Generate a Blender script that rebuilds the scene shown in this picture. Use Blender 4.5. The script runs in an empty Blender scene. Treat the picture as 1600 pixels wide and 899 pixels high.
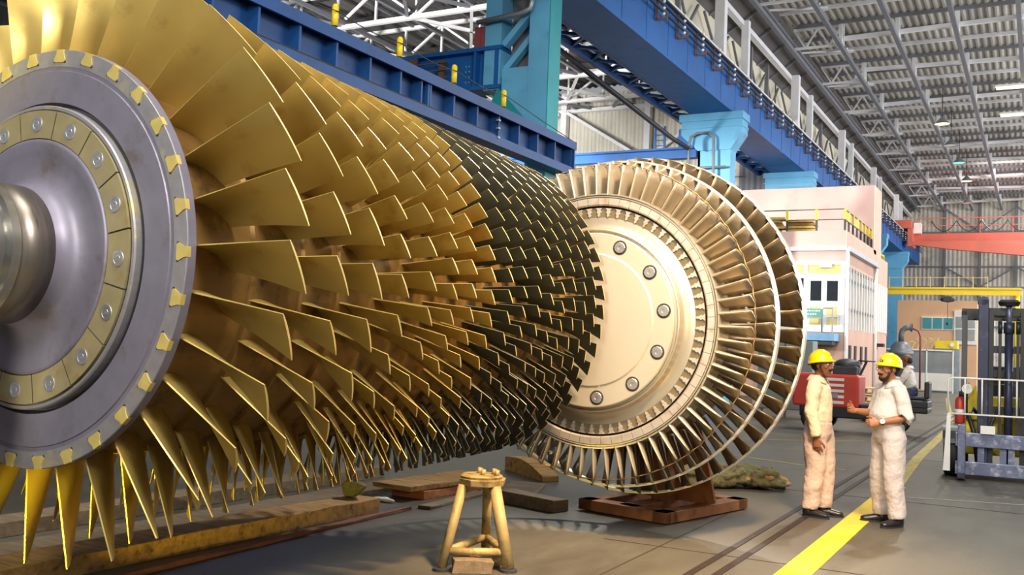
import bpy, math, random
from math import sin, cos, pi, radians, degrees, atan2, hypot, sqrt
from mathutils import Vector, Matrix
random.seed(7)
SC = bpy.context.scene
COL = SC.collection

# ------------------------------------------------------------------ materials
def lin(c):
    c = c / 255.0
    return c / 12.92 if c <= 0.04045 else ((c + 0.055) / 1.055) ** 2.4

def rgb(t):
    return (lin(t[0]), lin(t[1]), lin(t[2]), 1.0)

def mat(name, col, rough=0.6, metal=0.0, var=0.12, scale=6.0, bump=0.0, bscale=40.0, spot=None, spot_amt=0.5,
        spot_scale=3.0, stretch=(1, 1, 1), emit=0.0, spec=0.5, rvar=0.0, coat=0.0):
    m = bpy.data.materials.new(name)
    m.use_nodes = True
    nt = m.node_tree
    b = nt.nodes['Principled BSDF']
    b.inputs['Roughness'].default_value = rough
    b.inputs['Metallic'].default_value = metal
    b.inputs['Specular IOR Level'].default_value = spec
    if coat:
        b.inputs['Coat Weight'].default_value = coat
    tc = nt.nodes.new('ShaderNodeTexCoord')
    mp = nt.nodes.new('ShaderNodeMapping')
    mp.inputs['Scale'].default_value = stretch
    nt.links.new(tc.outputs['Object'], mp.inputs['Vector'])
    n = nt.nodes.new('ShaderNodeTexNoise')
    n.inputs['Scale'].default_value = scale
    n.inputs['Detail'].default_value = 6
    nt.links.new(mp.outputs[0], n.inputs['Vector'])
    r = nt.nodes.new('ShaderNodeValToRGB')
    c = rgb(col)
    lo = tuple(max(0, x * (1 - var)) for x in c[:3]) + (1,)
    hi = tuple(min(1, x * (1 + var)) for x in c[:3]) + (1,)
    r.color_ramp.elements[0].position = 0.3
    r.color_ramp.elements[1].position = 0.7
    r.color_ramp.elements[0].color = lo
    r.color_ramp.elements[1].color = hi
    nt.links.new(n.outputs['Fac'], r.inputs['Fac'])
    out = r.outputs['Color']
    if spot:
        n2 = nt.nodes.new('ShaderNodeTexNoise')
        n2.inputs['Scale'].default_value = spot_scale
        n2.inputs['Detail'].default_value = 8
        n2.inputs['Roughness'].default_value = 0.65
        nt.links.new(mp.outputs[0], n2.inputs['Vector'])
        r2 = nt.nodes.new('ShaderNodeValToRGB')
        r2.color_ramp.elements[0].position = 0.62 - 0.2 * spot_amt
        r2.color_ramp.elements[1].position = 0.74 - 0.1 * spot_amt
        nt.links.new(n2.outputs['Fac'], r2.inputs['Fac'])
        mx = nt.nodes.new('ShaderNodeMix')
        mx.data_type = 'RGBA'
        nt.links.new(r2.outputs['Color'], mx.inputs[0])
        nt.links.new(out, mx.inputs[6])
        mx.inputs[7].default_value = rgb(spot)
        out = mx.outputs[2]
    nt.links.new(out, b.inputs['Base Color'])
    if rvar:
        mr = nt.nodes.new('ShaderNodeMapRange')
        mr.inputs['To Min'].default_value = max(0.02, rough - rvar)
        mr.inputs['To Max'].default_value = min(1, rough + rvar)
        nt.links.new(n.outputs['Fac'], mr.inputs['Value'])
        nt.links.new(mr.outputs[0], b.inputs['Roughness'])
    if bump:
        n3 = nt.nodes.new('ShaderNodeTexNoise')
        n3.inputs['Scale'].default_value = bscale
        n3.inputs['Detail'].default_value = 5
        nt.links.new(mp.outputs[0], n3.inputs['Vector'])
        bp = nt.nodes.new('ShaderNodeBump')
        bp.inputs['Strength'].default_value = bump
        bp.inputs['Distance'].default_value = 0.02
        nt.links.new(n3.outputs['Fac'], bp.inputs['Height'])
        nt.links.new(bp.outputs[0], b.inputs['Normal'])
    if emit:
        b.inputs['Emission Color'].default_value = c
        b.inputs['Emission Strength'].default_value = emit
    return m

M = {}
M['concrete'] = mat('worn concrete', (84, 80, 69), 0.5, 0, 0.2, 1.3, 0.12, 30, spot=(60, 52, 40), spot_amt=0.55, spot_scale=0.8, stretch=(1, .35, 1), rvar=.12)
M['groove'] = mat('dark groove', (52, 42, 34), 0.8)
M['rail_steel'] = mat('rusty rail steel', (46, 34, 28), 0.6, 0.1, .25, 8)
M['yellow_paint'] = mat('yellow floor paint', (214, 178, 20), 0.6, 0, .08, 9, spot=(170, 150, 60), spot_amt=.25, spot_scale=6)
M['faded_yellow'] = mat('faded yellow paint', (168, 150, 76), 0.7, 0, .2, 9, spot=(120, 112, 90), spot_amt=.6, spot_scale=4)
M['faded_white'] = mat('faded white paint', (150, 146, 136), 0.7, 0, .2, 9)
M['gold'] = mat('gold coated blade', (194, 168, 96), 0.38, 0.66, 0.12, 2.2, 0.02, 60, spot=(168, 124, 62), spot_amt=.36, spot_scale=2.6, rvar=.07)
M['gold_root'] = mat('gold blade root', (205, 184, 108), 0.45, 0.45, 0.14, 9)
M['tip_gold'] = mat('ground blade tip', (240, 214, 140), 0.4, 0.5, 0.05)
M['black_blade'] = mat('dark uncoated blade', (104, 104, 90), 0.42, 0.7, 0.15, 3, rvar=.08)
M['disc_steel'] = mat('grey violet disc steel', (118, 114, 130), 0.46, 0.35, 0.1, 7, 0.03, 50, spot=(100, 92, 92), spot_amt=.45, spot_scale=3.5)
M['neck'] = mat('dull shaft neck', (120, 112, 104), 0.35, 0.8, 0.12, 3, stretch=(1, 8, 1), spot=(84, 76, 66), spot_amt=.4)
M['rim_steel'] = mat('pale machined rim', (146, 143, 148), 0.45, 0.55, 0.1, 14, spot=(186, 172, 120), spot_amt=.4, spot_scale=3)
M['plate_gold'] = mat('locking plate brass', (150, 138, 104), 0.5, 0.4, 0.12, 8, spot=(140, 112, 62), spot_amt=.4, spot_scale=5)
M['bolt_steel'] = mat('bolt steel', (200, 200, 204), 0.32, 0.9, 0.08, 20)
M['shaft'] = mat('polished shaft', (176, 174, 170), 0.2, 0.95, 0.08, 3, stretch=(1, 8, 1), rvar=.06)
M['hub_gold'] = mat('rotor hub coating', (128, 96, 48), 0.45, 0.5, 0.2, 3, spot=(60, 48, 32), spot_amt=.4, spot_scale=4)
M['rootdark'] = mat('dull root disc', (128, 116, 92), 0.4, 0.6, 0.1, 6)
M['turbine'] = mat('turbine steel', (196, 188, 170), 0.3, 0.75, 0.05, 4)
M['polish'] = mat('polished flange', (216, 208, 192), 0.34, 0.65, 0.02, 2.5)
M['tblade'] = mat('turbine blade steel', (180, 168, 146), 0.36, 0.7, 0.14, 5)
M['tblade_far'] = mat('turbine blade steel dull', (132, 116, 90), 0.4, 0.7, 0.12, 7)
M['shroud'] = mat('shroud band steel', (226, 222, 214), 0.35, 0.75, 0.06, 8)
M['ringseg'] = mat('root ring steel', (196, 188, 178), 0.42, 0.7, 0.1, 9, spot=(176, 140, 112), spot_amt=.4, spot_scale=7)
M['bronze'] = mat('lacing bronze', (142, 112, 72), 0.4, 0.7, 0.15, 12)
M['dark'] = mat('dark gap', (36, 34, 34), 0.7)
M['blue'] = mat('crane blue paint', (10, 88, 160), 0.55, 0, 0.1, 2.5, spot=(8, 70, 132), spot_amt=.4, spot_scale=1.6)
M['dblue'] = mat('girder blue paint', (14, 64, 122), 0.5, 0, 0.1, 2, spot=(10, 52, 100), spot_amt=.4, spot_scale=1.5)
M['teal'] = mat('column light blue paint', (96, 168, 208), 0.5, 0, 0.08, 2, spot=(80, 146, 186), spot_amt=.35, spot_scale=1.6)
M['teal_shade'] = mat('column shade teal', (20, 140, 150), 0.5, 0, 0.08, 2)  # shade of the column's side face put into the colour; bracket shares it
M['white_steel'] = mat('white truss paint', (226, 226, 230), 0.5, 0, 0.06, 3)
M['grey_steel'] = mat('grey truss paint', (116, 118, 126), 0.5, 0.1, 0.1, 3)
M['dark_steel'] = mat('dark steel', (58, 58, 64), 0.5, 0.3, 0.15, 4)
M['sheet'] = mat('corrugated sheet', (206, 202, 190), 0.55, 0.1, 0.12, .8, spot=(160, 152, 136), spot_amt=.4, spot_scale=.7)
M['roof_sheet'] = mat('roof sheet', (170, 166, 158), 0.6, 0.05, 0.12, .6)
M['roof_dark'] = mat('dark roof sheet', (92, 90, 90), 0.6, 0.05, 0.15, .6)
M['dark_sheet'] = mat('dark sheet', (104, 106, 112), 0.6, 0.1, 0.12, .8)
M['cream'] = mat('cream panel', (214, 206, 184), 0.6, 0, 0.08, 1.5)
M['brown'] = mat('brown steel', (104, 78, 66), 0.6, 0.1, 0.15, 5)
M['maroon'] = mat('maroon paint', (140, 70, 74), 0.6, 0, 0.1, 5)
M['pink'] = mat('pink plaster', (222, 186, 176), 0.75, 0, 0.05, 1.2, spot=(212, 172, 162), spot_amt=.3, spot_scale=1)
M['pinkbrown_shade'] = mat('pink brown shade plaster', (196, 158, 140), 0.75, 0, 0.07, 1.2)  # side walls' shade put into the colour; brownish ground wall shares it
M['white'] = mat('white paint', (236, 234, 230), 0.55, 0, 0.04, 3)
M['offwhite'] = mat('off white board', (232, 228, 214), 0.6, 0, 0.05, 3)
M['louvre_back'] = mat('louvre backing', (132, 116, 108), 0.6)
M['plank_red'] = mat('dull red plank', (112, 66, 46), 0.75, 0, .25, 6)
M['straw'] = mat('straw coloured board', (196, 166, 92), 0.7, 0, 0.2, 6)
M['paleyellow'] = mat('pale yellow panel', (228, 204, 132), 0.6, 0, 0.06, 3)
M['yellow'] = mat('safety yellow', (236, 206, 40), 0.45, 0, 0.07, 4)
M['black'] = mat('black paint', (34, 34, 38), 0.45, 0, 0.15, 6)
M['glass_dark'] = mat('dark glass', (34, 36, 44), 0.12, 0, 0.05, 2, spec=.7)
M['glass_teal'] = mat('teal glass', (70, 150, 160), 0.12, 0, 0.2, 1.2, spec=.7)
M['glass_grey'] = mat('grey glass', (138, 142, 146), 0.15, 0, 0.15, 1.2, spec=.7)
M['signgreen'] = mat('green sign', (90, 168, 150), 0.5)
M['platform'] = mat('pale blue platform', (120, 168, 206), 0.5)
M['peach'] = mat('peach wall', (226, 180, 142), 0.75, 0, 0.05, 1)
M['red'] = mat('red paint', (196, 62, 48), 0.4, 0, 0.08, 3)
M['redcrane'] = mat('red crane paint', (206, 104, 84), 0.5, 0, 0.08, 1)
M['galv'] = mat('galvanised', (150, 156, 162), 0.4, 0.5, 0.1, 5)
M['vessel'] = mat('grey vessel paint', (112, 116, 120), 0.45, 0.2, 0.12, 3)
M['wood'] = mat('old timber', (164, 124, 66), 0.75, 0, 0.28, 5, 0.25, 30, spot=(88, 62, 34), spot_amt=.5, spot_scale=4, stretch=(4, .6, 4))
M['wood_red'] = mat('orange timber', (176, 104, 50), 0.75, 0, 0.25, 5, 0.2, 30, spot=(110, 62, 30), spot_amt=.4, spot_scale=4, stretch=(4, .6, 4))
M['wood_grey'] = mat('grey timber', (118, 100, 76), 0.8, 0, 0.25, 5, 0.2, 30, stretch=(4, .6, 4))
M['rust'] = mat('rusty steel', (156, 100, 58), 0.6, 0.35, 0.25, 5, 0.08, 40, spot=(84, 50, 34), spot_amt=.5, spot_scale=4)
M['rust_dark'] = mat('dark rusty steel', (86, 62, 44), 0.6, 0.35, 0.25, 5, 0.08, 40)
M['jack'] = mat('worn cream steel', (158, 138, 90), 0.6, 0.2, 0.2, 7, 0.1, 40, spot=(104, 82, 46), spot_amt=.5, spot_scale=9)
M['tarp'] = mat('camouflage tarpaulin', (112, 106, 66), 0.8, 0, 0.4, 9, 0.5, 30, spot=(44, 36, 24), spot_amt=.8, spot_scale=9)
M['tarp_tan'] = mat('tan tarpaulin lining', (166, 124, 70), 0.8, 0, 0.3, 9, 0.4, 30)
M['skin1'] = mat('brown skin', (132, 84, 56), 0.5, 0, 0.08, 18, 0.03, 120)
M['skin2'] = mat('tan skin', (166, 108, 72), 0.5, 0, 0.08, 18, 0.03, 120)
M['shirt1'] = mat('cream cotton shirt', (224, 202, 168), 0.85, 0, 0.05, 5, 0.9, 14, spot=(198, 170, 140), spot_amt=.28, spot_scale=4)
M['trousers1'] = mat('stained cotton trousers', (196, 170, 154), 0.85, 0, 0.07, 5, 0.9, 14, spot=(150, 84, 66), spot_amt=.3, spot_scale=5)
M['shirt2'] = mat('pale cotton shirt', (216, 204, 196), 0.85, 0, 0.04, 5, 0.9, 14)
M['trousers2'] = mat('pale cotton trousers', (196, 184, 180), 0.85, 0, 0.05, 5, 0.9, 14)
M['shoe'] = mat('black leather', (30, 28, 32), 0.35, 0, 0.2, 12)
M['hair'] = mat('black hair', (24, 20, 18), 0.6, 0, 0.3, 60, 0.5, 200)
M['helmet'] = mat('yellow helmet shell', (250, 216, 16), 0.3, 0, 0.03, 3, coat=.3)
M['strap'] = mat('brown strap', (92, 40, 30), 0.7)
M['eye'] = mat('eye white', (230, 224, 214), 0.3)
M['pupil'] = mat('dark pupil', (20, 14, 12), 0.2)
M['lip'] = mat('lips', (120, 66, 54), 0.5)
M['watch'] = mat('watch face', (240, 236, 226), 0.3)
M['rubber'] = mat('black rubber', (28, 28, 30), 0.7, 0, .2, 10)
M['mast'] = mat('mast dark blue grey', (52, 56, 78), 0.4, 0.35, 0.15, 4, spot=(78, 84, 110), spot_amt=.35, spot_scale=6)
M['carriage'] = mat('worn carriage steel', (110, 116, 142), 0.42, 0.5, 0.25, 8, 0.15, 30, spot=(176, 178, 196), spot_amt=.45, spot_scale=11)
M['navy'] = mat('navy cloth', (70, 76, 104), 0.85, 0, .1, 6, .4, 16)
M['greycab'] = mat('grey green cabinet', (118, 128, 124), 0.5, 0, .08, 2)
M['lamp_glow'] = mat('lit lamp lens', (255, 214, 140), 0.4, 0, 0, 1, emit=4.0)
M['lamp_green'] = mat('lit green lamp lens', (90, 220, 170), 0.4, 0, 0, 1, emit=2.0)
M['tube_glow'] = mat('lit tube', (255, 232, 170), 0.4, 0, 0, 1, emit=5.0)

# ------------------------------------------------------------------ mesh builder
BASE = {}

class MB:
    def __init__(self):
        self.v = []
        self.f = []
        self.mi = []
        self.sm = []
        self.cur = 0
        self.smooth = False
    def add(self, vs, fs, smooth=None):
        o = len(self.v)
        self.v += [tuple(x) for x in vs]
        s = self.smooth if smooth is None else smooth
        for f in fs:
            self.f.append(tuple(i + o for i in f))
            self.mi.append(self.cur)
            self.sm.append(s)
        return self
    def box(self, c, s, rz=0.0, rot=None, taper=1.0):
        x, y, z = s[0] / 2, s[1] / 2, s[2] / 2
        vs = [Vector((-x, -y, -z)), Vector((x, -y, -z)), Vector((x, y, -z)), Vector((-x, y, -z)),
              Vector((-x * taper, -y * taper, z)), Vector((x * taper, -y * taper, z)), Vector((x * taper, y * taper, z)), Vector((-x * taper, y * taper, z))]
        R = rot if rot else Matrix.Rotation(rz, 3, 'Z')
        c = Vector(c)
        self.add([R @ p + c for p in vs], [(0, 3, 2, 1), (4, 5, 6, 7), (0, 1, 5, 4), (1, 2, 6, 5), (2, 3, 7, 6), (3, 0, 4, 7)], False)
        return self
    def span(self, a, b):
        """box between two opposite corners"""
        return self.box([(a[i] + b[i]) / 2 for i in range(3)], [abs(a[i] - b[i]) for i in range(3)])
    def bar(self, p, q, w, h=None, up=(0, 0, 1)):
        h = h or w
        p = Vector(p); q = Vector(q)
        d = (q - p)
        L = d.length
        if L < 1e-6:
            return self
        d /= L
        u = Vector(up)
        if abs(d.dot(u)) > 0.98:
            u = Vector((0, 1, 0)) if abs(d.y) < .9 else Vector((1, 0, 0))
        s = d.cross(u).normalized()
        t = s.cross(d)
        vs = []
        for e in (p, q):
            for a, b in ((-1, -1), (1, -1), (1, 1), (-1, 1)):
                vs.append(e + s * (a * w / 2) + t * (b * h / 2))
        self.add(vs, [(3, 2, 1, 0), (4, 5, 6, 7), (0, 1, 5, 4), (1, 2, 6, 5), (2, 3, 7, 6), (3, 0, 4, 7)], False)
        return self
    def tube(self, p, q, r0, r1=None, n=12, caps=True):
        return self.path([p, q], [r0, r0 if r1 is None else r1], n, caps)
    def path(self, pts, r, n=8, caps=True, flat=1.0, up=None):
        pts = [Vector(p) for p in pts]
        if not isinstance(r, (list, tuple)):
            r = [r] * len(pts)
        vs = []
        ref = Vector(up) if up else None
        for i, p in enumerate(pts):
            a = pts[max(i - 1, 0)]; b = pts[min(i + 1, len(pts) - 1)]
            d = (b - a).normalized()
            if ref is None:
                ref = Vector((0, 0, 1)) if abs(d.z) < .9 else Vector((1, 0, 0))
            s = d.cross(ref)
            if s.length < 1e-4:
                s = d.cross(Vector((0.3, 1, 0.2)))
            s.normalize()
            t = s.cross(d).normalized()
            if not up:
                ref = t
            rr = r[i]
            if not isinstance(rr, (list, tuple)):
                rr = (rr, rr * flat)
            for k in range(n):
                an = 2 * pi * k / n
                vs.append(p + s * (cos(an) * rr[0]) + t * (sin(an) * rr[1]))
        fs = []
        for i in range(len(pts) - 1):
            for k in range(n):
                fs.append((i * n + k, i * n + (k + 1) % n, (i + 1) * n + (k + 1) % n, (i + 1) * n + k))
        self.add(vs, fs, True)
        if caps:
            o = len(self.v) - len(vs)
            self.f.append(tuple(o + k for k in range(n - 1, -1, -1))); self.mi.append(self.cur); self.sm.append(False)
            e = o + (len(pts) - 1) * n
            self.f.append(tuple(e + k for k in range(n))); self.mi.append(self.cur); self.sm.append(False)
        return self
    def lathe(self, prof, n=64, axis='Y', c=(0, 0, 0), smooth=True, a0=0.0, a1=2 * pi, closed=False):
        """prof: list of (along, radius)"""
        full = abs(a1 - a0 - 2 * pi) < 1e-6
        cnt = n if full else n + 1
        vs = []
        for (h, r) in prof:
            for k in range(cnt):
                a = a0 + (a1 - a0) * k / n
                if axis == 'Y':
                    vs.append((c[0] + r * sin(a), c[1] + h, c[2] + r * cos(a)))
                elif axis == 'Z':
                    vs.append((c[0] + r * cos(a), c[1] + r * sin(a), c[2] + h))
                else:
                    vs.append((c[0] + h, c[1] + r * cos(a), c[2] + r * sin(a)))
        fs = []
        m = len(prof)
        for i in range(m if closed else m - 1):
            j = (i + 1) % m
            for k in range(n):
                k2 = (k + 1) % cnt if full else k + 1
                fs.append((i * cnt + k, j * cnt + k, j * cnt + k2, i * cnt + k2))
        if not full and closed:
            fs.append(tuple(i * cnt for i in range(m)))
            fs.append(tuple(i * cnt + n for i in range(m - 1, -1, -1)))
        return self.add(vs, fs, smooth)
    def prism(self, poly, d, origin=(0, 0, 0), u=(1, 0, 0), v=(0, 0, 1)):
        """poly (a,b) in plane u,v, extruded by vector d"""
        O = Vector(origin); u = Vector(u); v = Vector(v); d = Vector(d)
        a = [O + u * p[0] + v * p[1] for p in poly]
        n = len(a)
        vs = a + [p + d for p in a]
        fs = [tuple(range(n - 1, -1, -1)), tuple(range(n, 2 * n))] + [(i, (i + 1) % n, n + (i + 1) % n, n + i) for i in range(n)]
        return self.add(vs, fs, False)
    def ball(self, c, r, n=10, m=8, R=None):
        if not isinstance(r, (list, tuple)):
            r = (r, r, r)
        c = Vector(c)
        vs = []
        for i in range(1, m):
            t = pi * i / m
            for k in range(n):
                a = 2 * pi * k / n
                p = Vector((r[0] * sin(t) * cos(a), r[1] * sin(t) * sin(a), r[2] * cos(t)))
                vs.append(c + (R @ p if R else p))
        tp = Vector((0, 0, r[2])); 
        vs.append(c + (R @ tp if R else tp)); vs.append(c - (R @ tp if R else tp))
        T = len(vs) - 2
        fs = []
        for i in range(m - 2):
            for k in range(n):
                fs.append((i * n + k, (i + 1) * n + k, (i + 1) * n + (k + 1) % n, i * n + (k + 1) % n))
        for k in range(n):
            fs.append((T, k, (k + 1) % n))
            fs.append((T + 1, (m - 2) * n + (k + 1) % n, (m - 2) * n + k))
        return self.add(vs, fs, True)
    def mesh(self, name, mats, off=(0, 0, 0), bevel=0):
        me = bpy.data.meshes.new(name)
        off = Vector(off)
        me.from_pydata([Vector(p) - off for p in self.v], [], self.f)
        for m in (mats if isinstance(mats, (list, tuple)) else [mats]):
            me.materials.append(m)
        me.polygons.foreach_set('material_index', self.mi)
        me.polygons.foreach_set('use_smooth', self.sm)
        me.update()
        return me
    def build(self, name, mats, parent=None, off=None, bevel=0.0, recalc=True):
        if off is None:
            off = BASE.get(parent.name, (0, 0, 0)) if parent else (0, 0, 0)
        me = self.mesh(name, mats, off)
        if recalc:
            import bmesh
            bm = bmesh.new(); bm.from_mesh(me)
            bmesh.ops.recalc_face_normals(bm, faces=bm.faces)
            bm.to_mesh(me); bm.free()
        o = bpy.data.objects.new(name, me)
        COL.objects.link(o)
        if parent:
            o.parent = parent
            BASE[o.name] = off
        if bevel:
            md = o.modifiers.new('edge', 'BEVEL')
            md.width = bevel; md.segments = 2; md.limit_method = 'ANGLE'
        return o

def thing(name, label, cat, loc=(0, 0, 0), rz=0.0, group=None, local=False):
    o = bpy.data.objects.new(name, None)
    o.empty_display_size = 0.2
    COL.objects.link(o)
    o.location = loc
    o.rotation_euler = (0, 0, rz)
    o['label'] = label
    o['category'] = cat
    if group:
        o['group'] = group
    BASE[o.name] = (0, 0, 0) if local else tuple(loc)
    return o

def tag(o, label, cat, group=None):
    o['label'] = label; o['category'] = cat
    if group:
        o['group'] = group
    return o

def struct(o):
    o['kind'] = 'structure'
    return o

def copy_tree(o, parent=None):
    c = o.copy()
    COL.objects.link(c)
    if parent:
        c.parent = parent
    for ch in list(o.children):
        copy_tree(ch, c)
    return c

def corrugated(mb, p, u, v, lu, lv, pitch=0.2, depth=0.03):
    """sheet from p, corrugation repeats along u, ribs run along v; w = u x v is depth dir"""
    u = Vector(u); v = Vector(v); w = u.cross(v)
    n = max(2, int(lu / pitch))
    vs = []
    for i in range(n * 4 + 1):
        a = i * lu / (n * 4)
        d = (depth, depth, 0, 0)[i % 4]
        q = Vector(p) + u * a + w * d
        vs += [q, q + v * lv]
    mb.add(vs, [(2 * i, 2 * i + 2, 2 * i + 3, 2 * i + 1) for i in range(n * 4)], False)
    return mb
# ------------------------------------------------------------------ camera
F_PX, YAW, PITCH, ROLL, HC = 1532.2, radians(28.4015), radians(3.2554), radians(2.2821), 1.6
cam = bpy.data.cameras.new('camera')
co = bpy.data.objects.new('camera', cam)
COL.objects.link(co)
cam.sensor_width = 36.0
cam.lens = 36.0 * F_PX / 1600.0
cam.clip_end = 500
_F = Vector((-sin(YAW), cos(YAW), 0)); _R = Vector((cos(YAW), sin(YAW), 0)); _U = Vector((0, 0, 1))
F2 = _F * cos(PITCH) + _U * sin(PITCH); U2 = -_F * sin(PITCH) + _U * cos(PITCH)
R3 = _R * cos(ROLL) + U2 * sin(ROLL); U3 = -_R * sin(ROLL) + U2 * cos(ROLL)
co.matrix_world = Matrix(((R3.x, U3.x, -F2.x, 0), (R3.y, U3.y, -F2.y, 0), (R3.z, U3.z, -F2.z, HC), (0, 0, 0, 1)))
SC.camera = co

# ------------------------------------------------------------------ floor
fb = MB()
fb.add([(-45, -12, 0), (16, -12, 0), (16, 82, 0), (-45, 82, 0)], [(0, 1, 2, 3)])
floor = struct(fb.build('floor', M['concrete']))
g = MB()
for x in (-2.2, -2.03):
    g.span((x - .028, -3, 0.001), (x + .028, 40, .008))
r = g.build('floor_rail', M['rail_steel'], floor)
def strip(pts, w, name, m, z=.004):
    b = MB()
    for i in range(len(pts) - 1):
        p = Vector(pts[i] + (z,)); q = Vector(pts[i + 1] + (z,))
        b.bar(p, q, w, .004)
    return b.build(name, m, floor)
strip([(-1.55, -2), (-1.57, 8), (-1.58, 13.2)], .235, 'lane_line', M['yellow_paint'])
strip([(-1.58, 13.2), (-1.74, 17.4), (-1.9, 26)], .16, 'lane_line', M['faded_yellow'])
strip([(-1.9, 26), (-2.2, 30), (-3.5, 46)], .14, 'lane_line', M['faded_yellow'])
strip([(-5.6, 15.6), (-3.96, 15.05), (-3.01, 14.64), (-2.4, 14.55)], .05, 'lane_line', M['faded_yellow'])
strip([(-6.5, 17.8), (-4.43, 18.38), (-2.95, 19.81)], .04, 'lane_line', M['faded_yellow'])
strip([(-1.36, 12.28), (-.15, 12.66), (1.2, 13.0)], .03, 'lane_line', M['faded_white'])
# slab joints
g = MB()
for y in (7.7, 11.9, 17.0, 23.0):
    g.span((-3.2, y, .001), (4, y + .012, .003))
g.span((-2.72, 4, .001), (-2.705, 10.4, .003))
g.build('slab_joint', M['groove'], floor)

# ------------------------------------------------------------------ compressor rotor
K = 0.865
RX, RZ = -5.675 * K, HC + 0.43 * K            # axis
RY = 4.068 * K
rotor = thing('compressor_rotor', 'huge gold-bladed compressor rotor lying left of the jack stand', 'turbine rotor', (RX, RY, 0))
AX = (RX, 0, RZ)
DY = RY                                       # front face plane (world y)
# TE y, TE R, ref angle, count, LE y, LE R, chord angle (measured scale, times K)
ST = [(4.46, 1.909, 95.7, 30, 4.207, 1.983, 8.5), (4.94, 1.845, 95.3, 30, 4.72, 1.907, 7.1), (5.37, 1.794, 95.5, 31, 5.19, 1.826, 7.3),
      (5.70, 1.781, 94.5, 40, 5.57, 1.795, 4.95), (6.068, 1.769, 92.3, 43, 5.955, 1.776, 4.4), (6.384, 1.759, 87.3, 56, 6.285, 1.765, 3.75),
      (6.684, 1.75, 86.6, 58, 6.588, 1.756, 3.6), (7.008, 1.74, 87.9, 59, 6.915, 1.745, 3.8), (7.33, 1.73, 87.1, 60, 7.23, 1.735, 3.75),
      (7.61, 1.721, 85.2, 62, 7.513, 1.726, 3.3), (7.904, 1.712, 84.6, 62, 7.815, 1.716, 3.5), (8.182, 1.703, 86.2, 61, 8.087, 1.707, 3.55),
      (8.44, 1.695, 82.2, 60, 8.35, 1.699, 3.8), (8.702, 1.687, 86.6, 55, 8.627, 1.69, 4.3), (8.974, 1.678, 87.5, 55, 8.905, 1.681, 4.6),
      (9.232, 1.67, 84.8, 55, 9.162, 1.673, 4.5), (9.472, 1.665, 88.1, 51, 9.402, 1.668, 5.3)]
def hub_r(y):                                  # measured scale
    return 1.29 + (y - 4.07) * 0.012

def blade_mb(k):
    """blade of stage k at angle 0 (trailing tip corner straight up), rotor axis frame, world scale"""
    yT, RT, _, n, yL, RL, da = ST[k]
    axial_tip = yT - yL
    ar = axial_tip * (1.25 if k == 0 else 1.5)
    ym = (yT + yL) / 2 + (.0 if k else -.03)
    yLr, yTr = ym - ar / 2, ym + ar / 2
    rr = hub_r(ym) - .02
    tw = math.tan(radians(20 if k < 3 else 24)) * ar / rr       # tangential angle of the root chord
    aLr = radians(-da * 1.03)
    aTr = aLr + tw
    aTt, aLt = 0.0, radians(-da)
    NS, NC = (9, 9) if k < 3 else (6, 6) if k < 9 else (4, 5)
    rows = []
    th0 = (.020 if k == 0 else .018 if k < 4 else .016)
    for i in range(NS):
        t = i / (NS - 1)
        e = t ** 1.0
        aL = aLr + (aLt - aLr) * e; aT = aTr + (aTt - aTr) * e
        yl = yLr + (yL - yLr) * t; yt = yTr + (yT - yTr) * t
        rl = rr + (RL - rr) * t; rt = rr + (RT - rr) * t
        c = sqrt((yt - yl) ** 2 + (rt * (aT - aL)) ** 2)
        cam_ = c * (.14 * (1 - t) + .022 * t)
        st = atan2(rt * (aT - aL), yt - yl)
        th = th0 * (1.15 - .3 * t)
        ps, ss = [], []
        for j in range(NC):
            s = j / (NC - 1)
            r = rl + (rt - rl) * s
            y = yl + (yt - yl) * s
            a = aL + (aT - aL) * s
            off = -cam_ * 4 * s * (1 - s)            # bulge away from +theta: the concave face looks forward
            w = th * (.25 * (4 * s * (1 - s)) ** .5 + .22)
            for lst, sg in ((ps, 1), (ss, -1)):
                d = off + sg * w
                aa = a + d * cos(st) / r
                yy = y - d * sin(st)
                lst.append((r * sin(aa) * K, yy * K, r * cos(aa) * K))
        rows.append(ps + ss[::-1])
    mb = MB()
    n2 = 2 * NC
    vs = [p for row in rows for p in row]
    fs = []
    for i in range(NS - 1):
        for j in range(n2):
            fs.append((i * n2 + j, i * n2 + (j + 1) % n2, (i + 1) * n2 + (j + 1) % n2, (i + 1) * n2 + j))
    mb.add(vs, fs, True)
    for q in range(len(mb.f)):                        # the two narrow edges stay crisp: own vertices
        j = q % n2
        if j in (NC - 1, n2 - 1):
            mb.v += [mb.v[a] for a in mb.f[q]]
            mb.f[q] = tuple(range(len(mb.v) - 4, len(mb.v))); mb.sm[q] = False
    o = len(mb.v)
    mb.v += [vs[(NS - 1) * n2 + j] for j in range(n2)]
    mb.cur = 1
    mb.sm += [False] * (NC - 1)
    for j in range(NC - 1):                           # tip cap as quads
        mb.f.append((o + j, o + j + 1, o + n2 - 2 - j, o + n2 - 1 - j)); mb.mi.append(1)
    return mb

def pxy(P):
    d = Vector(P) - Vector((0, 0, HC)); z = d.dot(F2)
    if z < .2:
        return None
    return (800 + F_PX * d.dot(R3) / z, 449.5 - F_PX * d.dot(U3) / z)

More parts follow.
